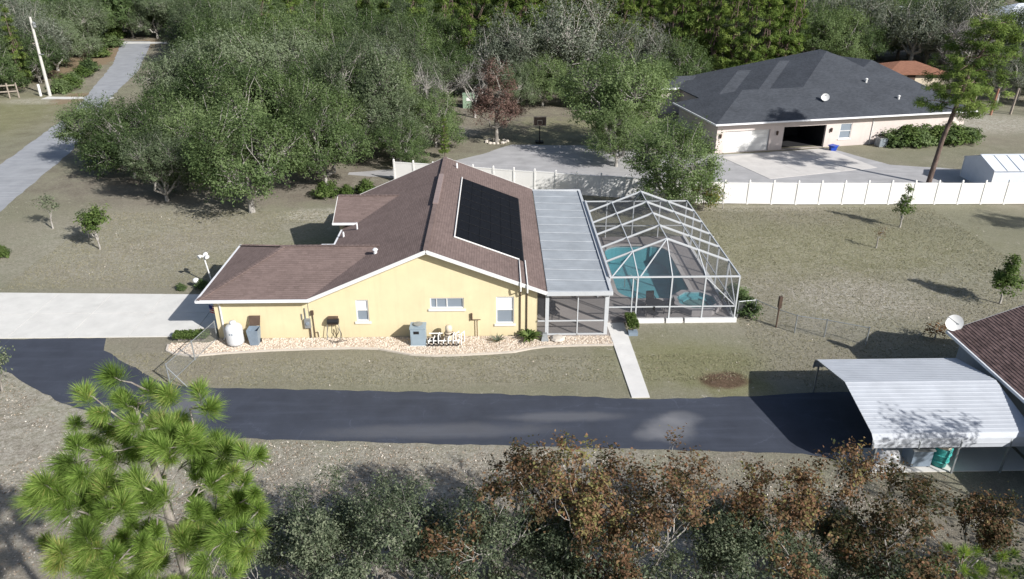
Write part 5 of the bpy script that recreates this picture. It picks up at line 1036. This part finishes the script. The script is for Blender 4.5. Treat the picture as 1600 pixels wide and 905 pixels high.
for x, y, h, s, l in ((2.6, 19.0, 4.2, 401, 'grey green brush between the two tallest rust oaks'), (9.4, 17.2, 4.0, 403, 'grey green brush under the slim rust and green oak'), (-5.4, 19.4, 4.2, 404, 'pale leggy brush right of the big pine')): bush_tree('sapling_oak_tree', l, x, y, h, s, 'sapl', 'palebark', 11, .09, 5, 2, .27, .24, .5, .045)
def needles(rg, c, d, n, ln, wd, twig=.2):
    """long needles leaving the last piece of a twig that ends at c and points along d"""
    d = unit(np.asarray(d)); f = rg.random(n)[:, None] ** .6; ang = R_(72) - f * R_(48) + rg.normal(size=(n, 1)) * .16; p_ = unit(np.cross(d, rg.normal(size=(n, 3))))
    q = unit(d * np.cos(ang) + p_ * np.sin(ang)); L_ = ln * rg.uniform(.6, 1.15, n)[:, None]; s = unit(np.cross(q, rg.normal(size=(n, 3)))) * wd; dr = np.zeros((n, 3)); dr[:, 2] = -.17 * L_[:, 0] * rg.uniform(.2, 1.6, n)
    st = c - d * twig * (1 - f); mid = st + q * L_ * .55 + dr * .25; e = st + q * L_ + dr
    return np.stack([st - s * .6, mid + s, e, mid - s * .6], 1)
TUFTS = [(-5.65,9.52,15.06),(-5.94,9.21,14.97),(-5.82,9.87,14.41),(-6.34,9.43,14.3),(-5.72,9.04,14.75),(-4.95,9.59,14.68),(-5.24,9.62,14.75),(-4.74,10.14,14.38),(-4.45,9.75,14.32),(-5.36,9.2,14.44),(-4.88,9.27,14.2),(-5.03,9.58,13.77),(-5.76,8.94,14.07),(-6.14,9.0,14.25),(-4.53,9.14,14.12),(-5.68,8.23,14.3),(-6.17,8.18,14.19),(-6.07,8.29,13.66),(-5.3,8.82,13.72),(-5.22,8.82,13.26),(-6.02,8.71,13.14),(-5.54,8.8,12.9),(-4.99,8.46,13.12),(-4.53,9.38,13.56),(-4.38,9.17,13.36),(-4.3,8.39,13.53),(-4.06,9.27,13.51),(-3.94,9.48,13.67),(-3.86,9.82,13.37),(-4.38,9.88,13.41),(-3.85,9.34,13.01),(-3.83,9.35,12.65),(-3.92,8.8,12.78),(-3.72,8.29,12.83),(-4.06,8.51,12.91),(-4.57,8.82,12.63),(-4.23,8.05,12.85),(-5.98,7.82,13.34),(-5.61,7.92,13.29),(-5.25,7.8,13.31),(-5.78,7.77,13.09),(-5.37,7.8,13.05),(-5.27,8.3,12.81),(-4.89,7.88,13.45),(-3.59,8.51,12.94),(-4.73,8.7,12.54),(-6.06,8.24,13.96),(-6.02,8.55,14.25),(-6.49,8.38,13.76),(-5.57,8.4,13.55),(-5.42,8.52,13.53),(-5.6,7.85,13.61),(-6.18,7.93,13.01),(-5.45,7.73,13.03),(-5.03,8.38,12.77),(-4.56,9.06,14.35),(-4.84,8.79,14.34),(-5.23,9.21,14.12)]
FPb = (-5.4, 9.7, 0); FP = thing('longleaf_pine_tree', 'big foreground longleaf pine with starry bright green needle tufts', 'tree', FPb); rq = np.random.default_rng(31); mb = MB(); axis = [(-5.4, 9.7, -.1), (-5.45, 9.7, 5), (-5.4, 9.75, 9.5), (-5.5, 9.8, 12), (-5.65, 9.9, 14.2)]
mb.tube(axis, [.19, .16, .12, .08, .03], 8, False)
extra = [np.array([-5.75, 9.9, 12.2]) + unit(rq.normal(size=3)) * np.array([1.6, 1.7, 2.1]) * rq.uniform(.6, 1) for _ in range(120)]
tf = [np.array(p) for p in TUFTS] + [e for e in extra if e[2] > 10.2]; nodes = [np.array(axis[2]) + (np.array(axis[3]) - np.array(axis[2])) * f for f in (0, .3, .6, 1)] + [np.array(axis[3]) + (np.array(axis[4]) - np.array(axis[3])) * f for f in (.4, .8, 1)]
Vn, Tn = [], []
for c in sorted(tf, key=lambda c: math.hypot(c[0] + 5.5, c[1] - 9.8)):
    a_ = np.array(nodes); cost = np.linalg.norm(a_ - c, axis=1) + np.maximum(0, a_[:, 2] - c[2] + .25) * 1.2; s = a_[np.argmin(cost)]
    pts = limb(mb, rq, s, c, .017, .008, 5, .05, 4, .1); nodes += [pts[2], c]; d = unit(c - s + np.array([0, 0, .55])) 
    n_ = int(rq.integers(420, 760)); Vn.append(needles(rq, c - np.array(FPb), d + rq.normal(size=3) * .25, n_, .33 * rq.uniform(.6, 1.2), .0042)); Tn.append(np.clip(rq.normal(.42, .12) + rq.normal(0, .16, n_), 0, 1))
mb.build('trunk', 'twig', FP, True); obj_of(np_mesh('crown', np.concatenate(Vn), 4, np.concatenate(Tn), 'fgneedle'), 'crown', FP)
def pine_sapling(label, x, y, h, seed):
    t = thing('pine_sapling', label, 'tree', (x, y, 0)); rg = np.random.default_rng(seed); mb = MB(); mb.tube([(x, y, -.1), (x, y, h)], [.06, .03], 6, False); V, Tt = [], []
    for i in range(9):
        a = i * 2.4; e = np.array([x + math.cos(a) * .55, y + math.sin(a) * .55, h * (.55 + .05 * i)]); limb(mb, rg, (x, y, h * (.5 + .04 * i)), e, .02, .012, 4)
        V.append(needles(rg, e - np.array([x, y, 0]), unit(e - np.array([x, y, h * .5])), 170, .36, .008)); Tt.append(np.clip(rg.normal(.5, .15, 170), 0, 1))
    V.append(needles(rg, np.array([0, 0, h]), np.array([0, 0, 1.]), 220, .42, .008)); Tt.append(np.clip(rg.normal(.55, .15, 220), 0, 1))
    mb.build('trunk', 'twig', t); obj_of(np_mesh('crown', np.concatenate(V), 4, np.concatenate(Tt), 'fgneedle'), 'crown', t)
pine_sapling('small bright pine sapling at the bottom right edge', 15.3, 18.3, 2.4, 1); pine_sapling('tiny pine sapling in the bottom right corner', 16.9, 18.6, 1.9, 2)
bush_tree('sapling_oak_tree', 'dark sapling cut by the left edge above the verge', -25.2, 32.8, 2.6, 222, 'sapl', 'bark', 26, .13, 3, 2, .3, .36, .55, .05)
for k, p in PR.items():
    if k not in protos_used:
        for ch in list(p.children): bpy.data.objects.remove(ch)
        bpy.data.objects.remove(p)

# ================================================================== rocks, edging, litter, grass (stuff)
BED = [(-18.36, 36.85), (-18.2, 36.2), (-17.7, 35.85), (-16.6, 35.6), (-15, 35.85), (-12.5, 36.1), (-9.8, 36.22), (-8, 36.25), (-6.6, 36.15), (-5.6, 35.8), (-4.8, 35.5), (-3.6, 35.35), (-2.6, 35.35), (-.6, 35.5), (.8, 35.65), (1.8, 36.0), (2.6, 36.2), (4.5, 36.3), (6.4, 36.3), (6.5, 37.45), (2.25, 37.5), (-15.7, 37.5), (-16.2, 37.1), (-18.3, 37.1)]
struct(sheet('rock_bed', BED, .012, 'stone'), 'bed of cream river rocks along the yellow wall')
def inside(p, poly):
    c = False; n = len(poly)
    for i in range(n):
        a, b = poly[i], poly[i - 1]
        if (a[1] > p[1]) != (b[1] > p[1]) and p[0] < (b[0] - a[0]) * (p[1] - a[1]) / (b[1] - a[1]) + a[0]: c = not c
    return c
rg3 = np.random.default_rng(6); pts = []
while len(pts) < 9000:
    p = (rg3.uniform(-18.4, 6.5), rg3.uniform(35.3, 37.5))
    if inside(p, BED): pts.append(p)
pts = np.array(pts); n = len(pts); s = rg3.uniform(.03, .06, n)
oct_ = np.array([(1, 0, 0), (0, 1, 0), (-1, 0, 0), (0, -1, 0), (0, 0, 1)], float); fs_ = np.array([(0, 1, 4), (1, 2, 4), (2, 3, 4), (3, 0, 4)]); ang = rg3.uniform(0, 6.28, n); ca, sa = np.cos(ang), np.sin(ang)
vv = oct_[None] * np.stack([s * rg3.uniform(.8, 1.5, n), s, s * rg3.uniform(.6, 1.1, n)], 1)[:, None]; xy = np.stack([vv[..., 0] * ca[:, None] - vv[..., 1] * sa[:, None] + pts[:, :1], vv[..., 0] * sa[:, None] + vv[..., 1] * ca[:, None] + pts[:, 1:], vv[..., 2] + .012], -1)
rk = obj_of(np_mesh('river_rocks', xy[:, fs_].reshape(-1, 3, 3), 3, np.repeat(rg3.random(n), 4), 'stone'), 'river_rocks'); stuff(rk)['label'] = 'loose cream river rocks along the yellow wall'
ed = MB()
for a, b in zip(BED[:19], BED[1:19]): ed.bar((*a, .03), (*b, .03), .11, .1)
stuff(ed.build('bed_edging', 'kerb'))
# fallen leaves on the near verge
def scatter(name, n, box, mat, sz, keep, up=1.6, seed=1, tint=(.45, .25)):
    rg = np.random.default_rng(seed); c = np.stack([rg.uniform(box[0], box[1], n), rg.uniform(box[2], box[3], n), np.full(n, .022)], 1); c = c[np.array([keep(x, y) for x, y, _ in c])]; k = len(c)
    d = rg.normal(size=(k, 3)) * .5; d[:, 2] += up; o = obj_of(np_mesh(name, leaves(rg, c, d, sz, .5), 4, np.clip(rg.normal(*tint, k), 0, 1), mat), name); return stuff(o)
cn = rg3.uniform(0, 6.28, 12)
pat = lambda x, y: (math.sin(x * .9 + cn[0]) + math.sin(y * 1.7 + x * .4 + cn[1]) + math.sin(x * 2.3 - y * 1.1 + cn[2])) / 3
scatter('fallen_leaves', 42000, (-29, 17, 17, 35), 'litter', .085, lambda x, y: (y < 27.3 + (-.075 * (x + 2)) - (0 if x > -13 else 0) or (x < -21 and y < 34 - (x + 26) * .75)) and pat(x, y) + .5 * math.sin(y * .6) > -.35 and y < 34, seed=2)
scatter('leaf_litter', 2600, (-15, 5, 23.5, 28), 'litter', .1, lambda x, y: y < 27.4 - .075 * (x + 2) and y > 24 + .6 * math.sin(x), seed=12, tint=(.6, .2)); scatter('leaf_litter', 2000, (-30, -17, 24, 34), 'litter', .1, lambda x, y: y < 33.5 - (x + 26) * .75 and pat(x, y) > -.3, seed=13, tint=(.6, .2))
scatter('lawn_litter', 5000, (-30, 40, 32, 58), 'litter', .11, lambda x, y: pat(x * .7, y * .7) > .28 and not (-16.5 < x < 14.3 and 35.2 < y < 56) and not (x < -16 and y < 44) and not (x < 13.5 and y < 32.5), seed=3, tint=(.6, .25))
def grass(name, n, box, keep, seed, hgt=.05):
    rg = np.random.default_rng(seed); c = np.stack([rg.uniform(box[0], box[1], n), rg.uniform(box[2], box[3], n), np.zeros(n)], 1); c = c[np.array([keep(x, y) for x, y, _ in c])]; k = len(c)
    a = rg.uniform(0, 6.28, k); s = np.stack([np.cos(a), np.sin(a), np.zeros(k)], 1) * rg.uniform(.02, .04, k)[:, None]; tip = c + np.stack([rg.normal(0, .05, k), rg.normal(0, .05, k), hgt * rg.uniform(.5, 1.2, k)], 1)
    o = obj_of(np_mesh(name, np.stack([c - s, c + s, tip], 1), 3, np.clip(rg.normal(.5, .2, k), 0, 1), 'blade'), name); return stuff(o)
yard = lambda x, y: not (-16.8 < x < 14.1 and 35.3 < y < 56) and not (x < -15.5 and 36 < y < 44.3) and not (y < 32.6 and x < 15.6) and not (15.4 < x < 23 and y < 31.8) and not (x > 22.5 and y < 33) and not (x < -15.5 and y < 37.8 and y < 33 - (x + 17.5) * .8) and not (6.2 < x < 7.6 and y < 39.2)
grass('lawn_grass', 150000, (-32, 36, 31.5, 58.8), yard, 4)
